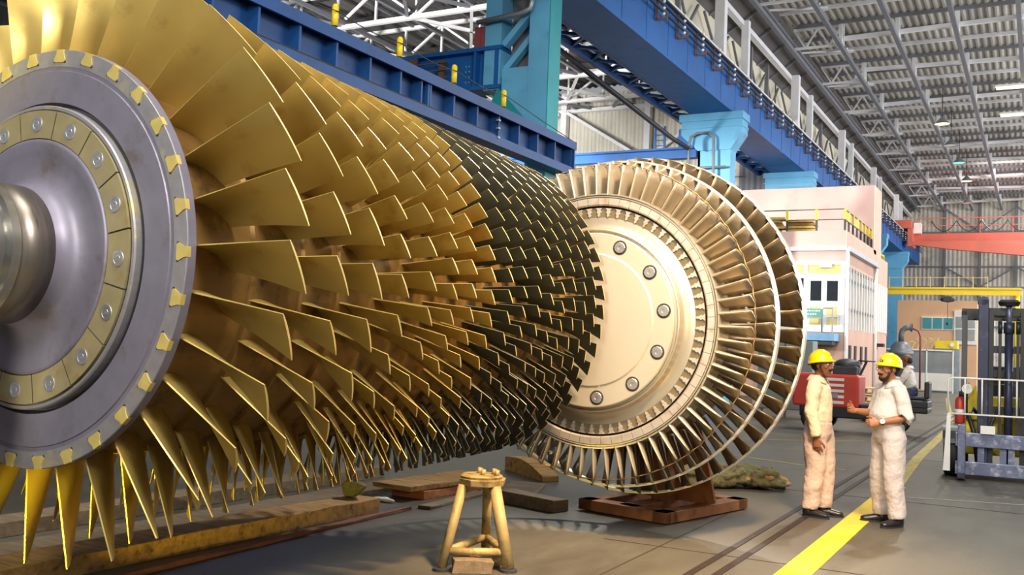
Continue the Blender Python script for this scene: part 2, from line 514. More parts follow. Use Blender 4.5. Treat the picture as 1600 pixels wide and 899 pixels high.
cands = []
meshes = []
for k, (yT, RT, ref, n, yL, RL, da) in enumerate(ST):
    mb = blade_mb(k)
    bm_mats = [M['gold'] if k < 8 else M['black_blade'], M['tip_gold']]
    meshes.append((mb, bm_mats))
    for i in range(n):
        th = radians(ref) + 2 * pi * i / n
        ps = []
        for (a, r, y) in ((-da, RL, yL), (0, RT, yT), (-da * .3, RT * .75 + .25 * hub_r(yT), yT), (-da, RL * .75 + .25 * hub_r(yT), yL)):
            aa = th + radians(a)
            ps.append(pxy((RX + r * K * sin(aa), y * K, RZ + r * K * cos(aa))))
        area = 0
        if all(ps):
            area = abs(sum(ps[j][0] * ps[(j + 1) % 4][1] - ps[(j + 1) % 4][0] * ps[j][1] for j in range(4))) / 2
            inside = sum(1 for p in ps if -60 < p[0] < 1600 and -60 < p[1] < 940) / 4
            d = degrees(th) % 360
            vis = 1.0 if 0 <= d <= 150 else .75 if (d > 330 or 150 < d <= 215) and k == 0 else .25 if (d > 335 or d < 200) else .05
            if k > 0:
                vis *= .9
            area *= inside * vis
        cands.append((area, k, i, th))
cands.sort(reverse=True)
first = {}
for area, k, i, th in cands[:99]:
    if k not in first:
        me = meshes[k][0].mesh('blade', meshes[k][1])
        import bmesh
        bm = bmesh.new(); bm.from_mesh(me); bmesh.ops.recalc_face_normals(bm, faces=bm.faces); bm.to_mesh(me); bm.free()
        first[k] = me
    o = bpy.data.objects.new('blade', first[k])
    COL.objects.link(o); o.parent = rotor
    o.location = (0, -RY, RZ); o.rotation_euler = (0, th, 0)
    if k == 8 or (k > 8):
        o['label'] = 'dark uncoated blade'
rest = MB(); 
for area, k, i, th in cands[99:]:
    mb = meshes[k][0]
    c, s = cos(th), sin(th)
    o = len(rest.v)
    rest.v += [(RX + x * c + z * s, y, RZ - x * s + z * c) for (x, y, z) in mb.v]
    rest.f += [tuple(a + o for a in f) for f in mb.f]
    rest.mi += [(0 if k < 8 else 2) if m == 0 else 1 for m in mb.mi]
    rest.sm += mb.sm
ro = rest.build('blade', [M['gold'], M['tip_gold'], M['black_blade']], rotor)
ro['kind'] = 'stuff'
ro['label'] = 'crowd of remaining gold and dark blades'

# hub drum with stage grooves
prof = [(4.10, 1.0)]
prof += [(4.10, 1.27)]
yy = 4.12
for k in range(17):
    yT, yL = ST[k][0], ST[k][4]
    a, b = yL - .05, yT + .05
    prof += [(a, hub_r(a)), (b, hub_r(b)), (b + .012, hub_r(b) - .03)]
    if k < 16:
        nx = ST[k + 1][4] - .05
        prof += [(nx - .012, hub_r(nx) - .03)]
prof += [(9.55, 1.3), (9.55, .4)]
hb = MB(); hb.lathe([(y * K, r * K) for y, r in prof], 120, c=AX, smooth=False)
hb.build('hub', M['hub_gold'], rotor)

# front disc: rim, lip groove, inner disc, dish
fy = 4.068
d = MB()
d.lathe([((fy + dy) * K, r * K) for dy, r in [(.06, 1.345), (.0, 1.345), (-.004, 1.34), (-.004, 1.21), (-.012, 1.205), (-.012, 1.0), (.05, .985), (.05, .968)]], 120, c=AX, smooth=False)
front = d.build('front_disc', M['disc_steel'], rotor)
d = MB()
d.lathe([((fy + dy) * K, r * K) for dy, r in [(-.003, 1.343), (-.0065, 1.34), (-.0065, 1.236), (-.003, 1.234)]], 120, c=AX, smooth=False)
d.build('rim', M['rim_steel'], front)
d = MB()
d.lathe([((fy + dy) * K, r * K) for dy, r in [(.05, .972), (-.05, .972), (-.06, .965), (-.06, .947), (-.045, .94), (-.045, .75)]], 120, c=AX, smooth=False)
d.build('retaining_ring', M['rim_steel'], rotor)
dish = [(-.05, .755), (-.075, .75), (-.08, .73), (-.065, .66), (-.058, .58), (-.07, .51), (-.10, .465), (-.15, .44), (-.2, .432)]
d = MB(); d.lathe([((fy + dy) * K, r * K) for dy, r in dish], 96, c=AX)
d.build('dished_face', M['disc_steel'], rotor)
d = MB(); d.lathe([((fy + dy) * K, r * K) for dy, r in [(-.41, .425), (-.412, .437), (-.47, .437), (-.475, .40), (-1.7, .40), (-1.71, .39), (-1.71, 0)]], 96, c=AX, smooth=False)
for i, p in enumerate(d.f):
    d.sm[i] = True
sh = d.build('shaft', M['shaft'], rotor)
md = sh.modifiers.new('split', 'EDGE_SPLIT'); md.split_angle = radians(35)
d = MB(); d.lathe([((fy + dy) * K, r * K) for dy, r in [(-.17, .40), (-.172, .4345), (-.405, .4345), (-.408, .42)]], 96, c=AX); d.build('shaft_neck', M['neck'], rotor)
# 16 locking plates with bolts
for i in range(16):
    c0 = 2 * pi * (i) / 16 + .024
    a0, a1 = c0 - pi / 16 + .006, c0 + pi / 16 - .006
    p = MB()
    y0, y1 = (fy - .073) * K, (fy - .04) * K
    p.lathe([(y1, .935 * K), (y0, .935 * K), (y0, .757 * K), (y1, .757 * K)], 8, c=AX, smooth=False, a0=a0, a1=a1, closed=True)
    po = p.build('locking_plate', M['plate_gold'], rotor)
    b = MB()
    cx, cz = RX + .848 * K * sin(c0), RZ + .848 * K * cos(c0)
    b.lathe([(y0 + .004, .044), (y0 - .003, .044), (y0 - .004, .042), (y0 - .004, .030), (y0 - .0025, .029), (y0 - .0025, .017), (y0 - .004, .016), (y0 - .004, .006), (y0 + .002, .005), (y0 + .002, .0)], 28, c=(cx, 0, cz), smooth=False)
    b.build('bolt', M['bolt_steel'], po)
# blade roots in the rim
for i in range(30):
    th = -.3325 + 2 * pi * i / 30
    u = Vector((cos(th), 0, -sin(th))); v = Vector((sin(th), 0, cos(th)))
    O = Vector((RX, (fy - .013) * K, RZ))
    r0, r1 = 1.262 * K, 1.345 * K
    poly = [(-.027, r1), (-.029, r1 - .02), (-.045, r0 + .016), (-.044, r0 + .006), (-.036, r0), (.036, r0), (.044, r0 + .006), (.045, r0 + .016), (.029, r1 - .02), (.027, r1)]
    p = MB(); p.prism(poly, (0, .03, 0), O, u, v)
    ro = p.build('blade_root', M['gold_root'], rotor)
    for sx in (-1, 1):
        p = MB(); p.tube(O + v * (r0 + .004) + u * (.044 * sx) + Vector((0, .0045, 0)), O + v * (r0 + .004) + u * (.044 * sx) + Vector((0, .02, 0)), .0085, n=10)
        p.build('slot_corner', M['dark'], ro)
S1 = .9075                                    # true size of the rotor: tip diameter about 3.1 m
rotor.scale = (S1, S1, S1)
rotor.location = (-4.455, 3.194, .148)
# cradle stand under the near shaft (outside the picture)
vs_ = thing('shaft_stand', 'steel cradle stand carrying the near shaft of the gold-bladed rotor', 'stand', (-4.455, 2.25, 0))
p = MB()
zb = 1.937 - .316
p.box((-4.455, 2.25, .04), (1.2, .5, .08)); p.box((-4.455, 2.25, (zb - .1) / 2), (.5, .3, zb - .1), taper=.8)
p.box((-4.455, 2.25, zb - .065), (.5, .3, .13))
p.build('pedestal', M['rust'], vs_)
# ------------------------------------------------------------------ turbine rotor (second)
Q = .9667
TX, TZ = -3.747 * Q, 1.6 + .252 * Q
TYF = 8.5 * Q                                  # flange plane
trot = thing('turbine_rotor', 'polished turbine rotor with shrouded steel blade rings on a rusty stand', 'turbine rotor', (TX, TYF, 0))
TA = (TX, 0, TZ)
def tl(name, prof, m, n=128, parent=None, split=30):
    b = MB(); b.lathe(prof, n, c=TA)
    o = b.build(name, m, parent or trot)
    md = o.modifiers.new('split', 'EDGE_SPLIT'); md.split_angle = radians(split)
    return o
f0 = TYF
tl('flange_face', [(f0 - .012, 0), (f0 - .012, .60), (f0 - .004, .612), (f0, .615), (f0, .79), (f0 + .01, .80), (f0 + .05, .80)], M['polish'])
tl('hub_cone', [(f0 + .05, .80), (f0 + .055, .815), (f0 + .03, .83), (f0 + .035, .84), (f0 + .10, .86), (f0 + .125, .90), (f0 + .13, .955)], M['turbine'])
# fir-tree root zone
tl('root_disc', [(f0 + .13, .955), (f0 + .128, 1.045)], M['rootdark'])
NA = 66
for_t = MB()
for i in range(NA):
    a = 2 * pi * i / NA
    u = Vector((cos(a), 0, -sin(a))); v = Vector((sin(a), 0, cos(a)))
    poly = [(-.032, 1.043), (-.014, 1.02), (-.022, 1.005), (-.009, .985), (-.013, .972), (0, .957), (.013, .972), (.009, .985), (.022, 1.005), (.014, 1.02), (.032, 1.043)]
    for_t.prism(poly, (0, .02, 0), Vector(TA) + Vector((0, f0 + .118, 0)), u, v)
for_t.build('fir_tree_roots', M['ringseg'], trot)
tl('dark_groove', [(f0 + .128, 1.043), (f0 + .16, 1.045), (f0 + .16, 1.06), (f0 + .115, 1.062)], M['dark'])
# segmented ring
seg = MB()
for i in range(NA):
    a = 2 * pi * (i + .5) / NA
    a0, a1 = a - pi / NA + .0016, a + pi / NA - .0016
    seg.lathe([(f0 + .2, 1.062), (f0 + .112, 1.062), (f0 + .098, 1.075), (f0 + .098, 1.135), (f0 + .2, 1.135)], 2, c=TA, smooth=False, a0=a0, a1=a1, closed=True)
seg.build('segment_ring', M['ringseg'], trot)
tl('seal_ring', [(f0 + .12, 1.135), (f0 + .12, 1.14), (f0 + .095, 1.142), (f0 + .095, 1.152), (f0 + .13, 1.154), (f0 + .13, 1.160), (f0 + .1, 1.162), (f0 + .1, 1.176), (f0 + .14, 1.18), (f0 + .4, 1.18)], M['turbine'])
# flange bolts: 12
for i in range(12):
    a = .391 + 2 * pi * i / 12
    c = (TX + .71 * sin(a), 0, TZ + .71 * cos(a))
    b = MB(); b.cur = 1
    b.lathe([(f0 - .001, .066), (f0 - .003, .066), (f0 - .003, .048)], 28, c=c, smooth=False)
    b.cur = 0
    b.lathe([(f0 - .003, .052), (f0 - .010, .051), (f0 - .013, .047), (f0 - .013, .018), (f0 - .008, .016), (f0 - .008, 0)], 12, c=c, smooth=False)
    b.build('bolt', [M['bolt_steel'], M['dark']], trot)

def tblade(n, yL, yT, r0, r1, dang_root, dang_tip, camber, mbm, th):
    """one turbine blade template at angle 0"""
    b = MB()
    rows = []
    NS, NC = 5, 6
    for i in range(NS):
        t = i / (NS - 1)
        r = r0 + (r1 - r0) * t
        da = radians(dang_root + (dang_tip - dang_root) * t)
        ch = hypot(yT - yL, r * da)
        st = atan2(r * da, yT - yL)
        ps, ss = [], []
        for j in range(NC):
            s = j / (NC - 1)
            y = yL + (yT - yL) * s
            a = da * (s - .5)
            off = -camber * (1 - .5 * t) * ch * 4 * s * (1 - s)
            w = th * (1 - .45 * t) * (1.6 * (s + .02) ** .5 * (1 - s) + .06)
            for lst, sg in ((ps, 1), (ss, -1)):
                dd = off + sg * w
                aa = a + dd * cos(st) / r
                lst.append((r * sin(aa), y - dd * sin(st), r * cos(aa)))
        rows += ps + ss[::-1]
    n2 = 2 * NC
    fs = []
    for i in range(NS - 1):
        for j in range(n2):
            fs.append((i * n2 + j, i * n2 + (j + 1) % n2, (i + 1) * n2 + (j + 1) % n2, (i + 1) * n2 + j))
    b.add(rows, fs, True)
    o = (NS - 1) * n2
    for j in range(NC - 1):
        b.f.append((o + j, o + j + 1, o + n2 - 2 - j, o + n2 - 1 - j)); b.mi.append(0); b.sm.append(False)
    return b
yA = f0 + .10
TS = [('A', 66, yA + .0, yA + .17, 1.165, 1.455, 2.6, 3.6, .16, M['tblade'], .027),
      ('B', 64, 9.14 * Q - .15, 9.14 * Q + .05, 1.16, 1.555, 2.4, 5.2, .14, M['tblade'], .022),
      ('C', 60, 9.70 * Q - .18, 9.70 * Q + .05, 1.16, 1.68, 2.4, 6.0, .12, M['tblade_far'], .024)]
cand = []
tm = {}
for si, (nm, n, yL, yT, r0, r1, dr, dt, cb, mt, th) in enumerate(TS):
    b = tblade(n, yL, yT, r0, r1, dr, dt, cb, None, th)
    tm[nm] = (b, mt)
    for i in range(n):
        a = 2 * pi * (i + .25 * si) / n
        d = degrees(a) % 360
        seen = 1 if d < 200 or d > 345 else .0
        cand.append((seen * (3 - si) - abs(d - 95) / 400, nm, a))
cand.sort(reverse=True)
first = {}
for sc_, nm, a in cand[:99]:
    b, mt = tm[nm]
    if nm not in first:
        me = b.mesh('blade', mt)
        import bmesh
        bm = bmesh.new(); bm.from_mesh(me); bmesh.ops.recalc_face_normals(bm, faces=bm.faces); bm.to_mesh(me); bm.free()
        first[nm] = me
    o = bpy.data.objects.new('blade', first[nm])
    COL.objects.link(o); o.parent = trot
    o.location = (0, -TYF, TZ); o.rotation_euler = (0, a, 0)
rest = MB()
for sc_, nm, a in cand[99:]:
    b, mt = tm[nm]
    c, s = cos(a), sin(a)
    o = len(rest.v)
    rest.v += [(TX + x * c + z * s, y, TZ - x * s + z * c) for (x, y, z) in b.v]
    rest.f += [tuple(q + o for q in f) for f in b.f]
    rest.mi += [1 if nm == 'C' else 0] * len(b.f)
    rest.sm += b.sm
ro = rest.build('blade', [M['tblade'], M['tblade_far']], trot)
ro['kind'] = 'stuff'
ro['label'] = 'remaining blades of the rear rings'
# lacing wire on the tips of the first ring
b = MB()
w = []
rA = 1.462
for i in range(NA * 4):
    a = 2 * pi * i / (NA * 4)
    rr_ = rA + (.008 if i % 4 == 0 else 0)
    w.append((TX + rr_ * sin(a), yA + .1 + .012 * sin(2 * pi * i / 4), TZ + rr_ * cos(a)))
w += w[:2]
b.path(w, .006, 5, False)
b.build('lacing_wire', M['bronze'], trot)
# shroud bands
def band(y0, y1, r):
    tl('shroud_band', [(y0, r), (y0, r + .022), (y1, r + .022), (y1, r), (y0, r)], M['shroud'], 180)
band(9.14 * Q - .045, 9.14 * Q + .035, 1.549)
band(9.70 * Q - .045, 9.70 * Q + .035, 1.672)
# drum and shaft behind
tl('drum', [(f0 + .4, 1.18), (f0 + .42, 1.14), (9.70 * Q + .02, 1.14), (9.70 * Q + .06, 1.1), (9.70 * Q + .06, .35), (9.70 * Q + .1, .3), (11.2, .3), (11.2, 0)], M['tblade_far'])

S2 = .917
trot.scale = (S2, S2, S2)
trot.location = (-3.3216, 7.5351, .1328)

# ------------------------------------------------------------------ rusty stand under it
st = thing('rotor_stand', 'rusty welded steel stand under the polished turbine rotor', 'stand', (-3.3, 9.45, 0))
base_rz = -.24
R2 = Matrix.Rotation(base_rz, 3, 'Z')
bc = Vector((-3.3, 9.5, 0))
def bl(x, y, z):
    return bc + R2 @ Vector((x, y, z))
p = MB()
L, W = 1.02, 1.5
for (x, y, sx, sy) in ((0, -W / 2 + .09, L, .18), (0, W / 2 - .09, L, .18), (-L / 2 + .08, 0, .16, W), (L / 2 - .08, 0, .16, W), (0.02, .05, .2, W)):
    p.box(bl(x, y, .06), (sx, sy, .10), base_rz)
p.build('base_frame', M['rust'], st, bevel=.004)
p = MB(); p.box(bl(0, 0, .015), (L - .1, W - .1, .03), base_rz); p.build('base_plate', M['rust_dark'], st)
yb = .03
def plate(poly, y, name, m, hole=None, t=.035):
    p = MB()
    if hole is None:
        p.prism([(a, b) for a, b in poly], R2 @ Vector((0, t, 0)), bl(0, y, 0), R2 @ Vector((1, 0, 0)), (0, 0, 1))
    else:
        import bmesh
        hx, hz, hr = hole
        n = 28
        # radial bridge between outline (resampled by angle) and hole
        ang = [2 * pi * i / n for i in range(n)]
        def ray(a):
            dx, dz = cos(a), sin(a); best = 1e9
            for i in range(len(poly)):
                x1, z1 = poly[i]; x2, z2 = poly[(i + 1) % len(poly)]
                ex, ez = x2 - x1, z2 - z1
                den = dx * ez - dz * ex
                if abs(den) < 1e-9: continue
                tt = ((x1 - hx) * ez - (z1 - hz) * ex) / den
                s = ((x1 - hx) * dz - (z1 - hz) * dx) / den
                if tt > 0 and -1e-6 <= s <= 1 + 1e-6: best = min(best, tt)
            return best
        for i in range(len(poly)):
            ang.append(atan2(poly[i][1] - hz, poly[i][0] - hx) % (2 * pi))
        ang = sorted(set(round(a, 5) for a in ang))
        n = len(ang)
        vs = []
        for yy_ in (y, y + t):
            for a in ang: vs.append(bl(hx + hr * cos(a), yy_, hz + hr * sin(a)))
            for a in ang:
                rr = ray(a); vs.append(bl(hx + rr * cos(a), yy_, hz + rr * sin(a)))
        fs = []
        for i in range(n):
            j = (i + 1) % n
            fs += [(i, j, n + j, n + i), (2 * n + i, 3 * n + i, 3 * n + j, 2 * n + j), (i, 2 * n + i, 2 * n + j, j), (n + i, n + j, 3 * n + j, 3 * n + i)]
        p.add(vs, fs, False)
    return p.build(name, m, st)
plate([(-.47, .11), (-.06, .11), (-.06, 1.2), (-.2, 1.2)], yb, 'web_plate', M['rust_dark'])
plate([(.1, .11), (.47, .11), (.36, .62), (.2, 1.2), (.1, 1.2)], yb, 'web_plate', M['rust'], hole=(.245, .36, .115))
plate([(-.06, .11), (.1, .11), (.1, 1.2), (-.06, 1.2)], yb - .17, 'column_flange', M['rust'])
p = MB(); p.box(bl(-.06, yb - .05, .65), (.025, .24, 1.1), base_rz); p.box(bl(.1, yb - .05, .65), (.025, .24, 1.1), base_rz); p.build('stiffener', M['rust'], st)
p = MB(); p.bar(bl(.47, yb + .02, .11), bl(.2, yb + .02, 1.2), .03, .16); p.build('edge_flange', M['rust'], st)
p = MB(); p.box(bl(0, yb + .15, 1.25), (.6, .5, .1), base_rz); p.box(bl(-.05, yb + .2, 1.41), (.4, .3, .26), base_rz); p.build('saddle', M['rust_dark'], st)

# ------------------------------------------------------------------ timbers
def timber(name, label, p0, p1, w, h, m, z=0, cat='timber', jag=.012, seed=1, group=None):
    rnd = random.Random(seed)
    t = Vector(p1) - Vector(p0); L = t.length; ang = atan2(t.y, t.x)
    c = (Vector(p0) + Vector(p1)) / 2
    o_ = MB()
    n = max(2, int(L / .3))
    vs = []
    for i in range(n + 1):
        s = -L / 2 + L * i / n
        for (a, b) in ((-w / 2, 0), (w / 2, 0), (w / 2, h), (-w / 2, h)):
            vs.append((s + (rnd.uniform(-jag, jag) if i in (0, n) else 0), a + rnd.uniform(-jag, jag) * .6, b + (rnd.uniform(-jag, jag) * .6 if b else 0)))
    fs = [(3, 2, 1, 0), tuple(n * 4 + k for k in range(4))]
    for i in range(n):
        for k in range(4):
            fs.append((i * 4 + k, i * 4 + (k + 1) % 4, (i + 1) * 4 + (k + 1) % 4, (i + 1) * 4 + k))
    o_.add(vs, fs, False)
    ob = o_.build(name, m, off=(0, 0, 0), bevel=.006)
    ob.location = (c.x, c.y, z); ob.rotation_euler = (0, 0, ang)
    return tag(ob, label, cat, group)
timber('timber_beam', 'long weathered timber beam on the floor under the gold rotor blades', (-5.62, 3.0, 0), (-5.50, 7.48, 0), .34, .135, M['wood'], seed=3)
timber('timber_plank', 'thin reddish floor plank along the near side of the long timber beam', (-5.14, 3.6, 0), (-5.22, 7.8, 0), .07, .03, M['plank_red'], seed=5, cat='plank')
timber('timber_plank', 'grey plank lying behind the long timber beam under the gold rotor', (-6.3, 3.2, 0), (-6.15, 9.4, 0), .35, .05, M['wood_grey'], seed=8, cat='plank')
timber('timber_beam', 'dark timber far under the gold rotor next to its left edge', (-7.0, 3.0, 0), (-6.8, 9.4, 0), .3, .12, M['wood_grey'], seed=9)
timber('timber_block', 'orange-ended timber block left of the jack stand head', (-5.62, 8.35, 0), (-5.55, 9.35, 0), .42, .085, M['wood_red'], z=.0, seed=11, cat='block')
timber('timber_board', 'grey board resting on the orange-ended timber block', (-5.72, 8.2, 0), (-5.52, 9.6, 0), .52, .05, M['wood'], z=.092, seed=12, cat='board')
timber('timber_plank', 'narrow dark plank on the floor beside the orange-ended block', (-5.12, 7.9, 0), (-5.2, 9.1, 0), .14, .03, M['wood_grey'], seed=14, cat='plank')
timber('timber_plank', 'flat grey plank on the floor behind the jack stand', (-4.85, 9.2, 0), (-5.12, 10.05, 0), .4, .035, M['wood_grey'], seed=15, cat='plank')
# curved chock
ck = MB()
pts = []
for i in range(9):
    s = i / 8
    pts.append((s * 1.1 - .55, .17 + .07 * sin(pi * s) - .1 * s))
poly = [(-.55, 0), (.55, 0)] + [(a, b) for a, b in reversed(pts)]
ck.prism(poly, (0, .22, 0), (0, -.11, 0))
o = ck.build('timber_chock', M['wood'], off=(0, 0, 0), bevel=.006)
o.location = (-5.45, 10.75, 0); o.rotation_euler = (0, 0, radians(-38))
tag(o, 'curved-top timber chock on the floor between the two rotors', 'chock')
ck = timber('timber_chock', 'dark timber wedge at the lower left edge of the polished turbine rotor', (-4.75, 8.85, 0), (-4.05, 8.65, 0), .2, .12, M['wood_grey'], seed=21, cat='chock')
ck2 = MB()
# small rags / offcuts on the boards
rg = MB()
rnd = random.Random(5)
for i in range(5):
    rg.ball((rnd.uniform(-.16, .16), rnd.uniform(-.1, .1), .02), (rnd.uniform(.05, .1), rnd.uniform(.03, .06), .02), 8, 6)
o = rg.build('rag', M['offwhite'], off=(0, 0, 0)); o.location = (-5.75, 7.95, 0.0); tag(o, 'crumpled white rag on the floor at the far end of the long timber beam', 'rag')
# cloth post (greenish rag hanging over beam end)
rg = MB()
rg.prism([(-.12, 0), (-.02, 0), (.1, .1), (.08, .13), (-.1, .16), (-.16, .1)], (0, .08, 0))
o = rg.build('rag', M['tarp'], off=(0, 0, 0), bevel=.02); o.location = (-5.5, 7.3, .135); tag(o, 'green rag on top of the far end of the long timber beam', 'rag')

# ------------------------------------------------------------------ jack stand
JX, JY = -3.53, 6.2
js = thing('jack_stand', 'cream three-legged pipe jack stand with round head plate', 'jack stand', (JX, JY, 0))
p = MB()
p.lathe([(.575, 0), (.575, .165), (.625, .175), (.625, .0)], 8, 'Z', (JX, JY, 0), False)
p.build('head_plate', M['jack'], js, bevel=.006)
p = MB(); p.lathe([(.625, .15), (.64, .155), (.65, .14), (.65, .02), (.625, .02)], 24, 'Z', (JX - .01, JY, 0), False); p.build('swivel_disc', M['jack'], js)
p = MB()
for (dx, dy) in ((-.05, .03), (.02, -.04), (.06, .05), (.11, 0)):
    p.tube((JX + dx, JY + dy, .64), (JX + dx + .01, JY + dy, .69), .018, n=8)
p.build('roller_pins', M['jack'], js)
feet = [(-3.66, 5.90, 0), (-3.27, 6.16, 0), (-3.72, 6.62, 0)]
tops = [(-3.62, 6.08, .575), (-3.41, 6.17, .575), (-3.56, 6.33, .575)]
for fpt, tpt, rr in zip(feet, tops, (.034, .043, .034)):
    p = MB(); p.tube((fpt[0], fpt[1], .02), tpt, rr, n=16); lg = p.build('leg', M['jack'], js)
    p = MB(); p.lathe([(0, .0), (0, .062), (.02, .062), (.024, .045), (.03, .0)], 20, 'Z', (fpt[0], fpt[1], 0), False); p.build('foot', M['dark_steel'], lg)
def on_leg(i, z):
    a, b = Vector(feet[i]), Vector(tops[i]); return a + (b - a) * (z / .575)
for i, j in ((0, 1), (1, 2), (2, 0)):
    p = MB(); p.tube(on_leg(i, .13), on_leg(j, .13), .028, n=12); p.build('brace', M['jack'], js)
timber('timber_block', 'weathered square timber block standing between the jack stand feet', (-3.585, 5.93, 0), (-3.36, 6.08, 0), .16, .092, M['wood_grey'], seed=31, cat='block')
p = MB(); p.lathe([(0, 0), (0, .1), (.05, .13), (.07, .12), (.07, 0)], 20, 'Z', (0, 0, 0), True)
o = p.build('base_pad', M['jack'], off=(0, 0, 0)); o.location = (-3.5, 6.25, 0); tag(o, 'round cream pad on the floor inside the jack stand', 'pad')

# ------------------------------------------------------------------ tarpaulin bundle
def remesh(mb, name, mats, parent, voxel, smooth=4, off=None, noise=0.0, nscale=8.0, local=False, factor=.5):
    if off is None:
        off = BASE.get(parent.name, (0, 0, 0)) if parent else (0, 0, 0)
    me = mb.mesh('tmp', mats, off)
    import bmesh
    bm = bmesh.new(); bm.from_mesh(me); bmesh.ops.recalc_face_normals(bm, faces=bm.faces); bm.to_mesh(me); bm.free()
    t = bpy.data.objects.new('tmp', me); COL.objects.link(t)
    md = t.modifiers.new('r', 'REMESH'); md.mode = 'VOXEL'; md.voxel_size = voxel; md.use_smooth_shade = True
    if smooth:
        ms = t.modifiers.new('s', 'SMOOTH'); ms.iterations = smooth; ms.factor = factor
    dg = bpy.context.evaluated_depsgraph_get()
    ev = t.evaluated_get(dg)
    m2 = bpy.data.meshes.new_from_object(ev)
    bpy.data.objects.remove(t); bpy.data.meshes.remove(me)
    if noise:
        from mathutils import noise as nz
        for v in m2.vertices:
            p = v.co
            d = nz.noise(p * nscale) * noise + nz.noise(p * nscale * 2.3) * noise * .4
            v.co = p + v.normal * d
    for p in m2.polygons:
        p.use_smooth = True
    m2.name = name
    if not m2.materials:
        for m in (mats if isinstance(mats, (list, tuple)) else [mats]): m2.materials.append(m)
    o = bpy.data.objects.new(name, m2); COL.objects.link(o)
    if parent:
        o.parent = parent; BASE[o.name] = off
    return o
tb = thing('tarpaulin_bundle', 'crumpled camouflage tarpaulin heap on the floor behind the rusty stand', 'tarpaulin', (-3.0, 11.9, 0))
p = MB()
rnd = random.Random(11)
# two long folded rolls, loose right end
A0, A1 = Vector((-3.95, 11.3, 0)), Vector((-2.80, 11.95, 0))
for k in range(7):
    pts, rs = [], []
    for i in range(9):
        s = i / 8
        q = A0.lerp(A1, s * rnd.uniform(.9, 1.02)) + Vector((-.5, .62, 0)) * (k % 4 - 1.5) * .2 + Vector((rnd.uniform(-.04, .04), rnd.uniform(-.04, .04), 0))
        q.z = .08 + .10 * (k // 4) + rnd.uniform(-.02, .04)
        pts.append(q); rs.append((rnd.uniform(.07, .12), rnd.uniform(.05, .075)))
    p.path(pts, rs, 9)
remesh(p, 'folded_cloth', M['tarp'], tb, .018, 1, noise=.034, nscale=9)
p = MB()
for k in range(16):
    s = rnd.uniform(.62, 1.08)
    q = A0.lerp(A1, s) + Vector((-.5, .62, 0)) * rnd.uniform(-.34, .32)
    q.z = rnd.uniform(.05, .17)
    p.ball(q, (rnd.uniform(.05, .1), rnd.uniform(.04, .09), rnd.uniform(.03, .06)), 8, 6)
remesh(p, 'loose_edge', M['tarp_tan'], tb, .018, 1, noise=.02, nscale=11)
# ------------------------------------------------------------------ hall shell
ZR = 13.75                      # main roof
YB = 80.0
XU = -9.45                      # upper wall above the crane runway
b = MB(); corrugated(b, (9.5, 6, ZR), (-1, 0, 0), (0, 1, 0), 19.5, YB - 6, .26, .05)
ceil = struct(b.build('ceiling', M['roof_sheet'], recalc=False))
b = MB(); corrugated(b, (-9.6, -12, 13.3), (-1, 0, 0), (0, 1, 0), 24, 52, .3, .06)
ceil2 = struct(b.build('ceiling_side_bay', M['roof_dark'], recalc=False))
b = MB(); corrugated(b, (-9.4, YB, 0), (1, 0, 0), (0, 0, 1), 18.9, ZR, .3, .03)
wb = struct(b.build('wall_back', M['sheet'], recalc=False))
# back wall framing
for x in (-6.4, -4.0, -1.6, .8, 3.2, 5.6):
    g = MB(); g.span((x - .09, YB - .3, 0), (x + .09, YB - .1, ZR)); g.build('wall_post', M['grey_steel'], wb)
for z in (4.2, 7.1, 8.6, 11.2):
    g = MB(); g.span((-9, YB - .25, z - .05), (9, YB - .1, z + .05)); g.build('wall_girt', M['grey_steel'], wb)
for i, x in enumerate((-6.4, -4.0, -1.6, .8)):
    for z0, z1 in ((7.1, 8.6), (11.2, 13.0)):
        g = MB(); g.bar((x, YB - .32, z0 if i % 2 else z1), (x + 2.4, YB - .32, z1 if i % 2 else z0), .1); g.build('wall_brace', M['grey_steel'], wb)

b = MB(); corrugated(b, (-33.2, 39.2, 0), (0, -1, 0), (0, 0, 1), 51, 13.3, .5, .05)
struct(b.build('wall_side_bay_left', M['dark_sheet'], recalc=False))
# right-hand wall of the main bay, unseen; open between sill and eaves for the added side fill
b = MB(); b.span((9.45, 18, 0), (9.6, YB, 3.4)); b.span((9.45, 18, 11.4), (9.6, YB, ZR))
wr_ = struct(b.build('wall_right', M['sheet']))
for i in range(13):
    g = MB(); g.span((9.42, 18 + 5.15 * i, 3.4), (9.62, 18.25 + 5.15 * i, 11.4)); g.build('mullion', M['grey_steel'], wr_)
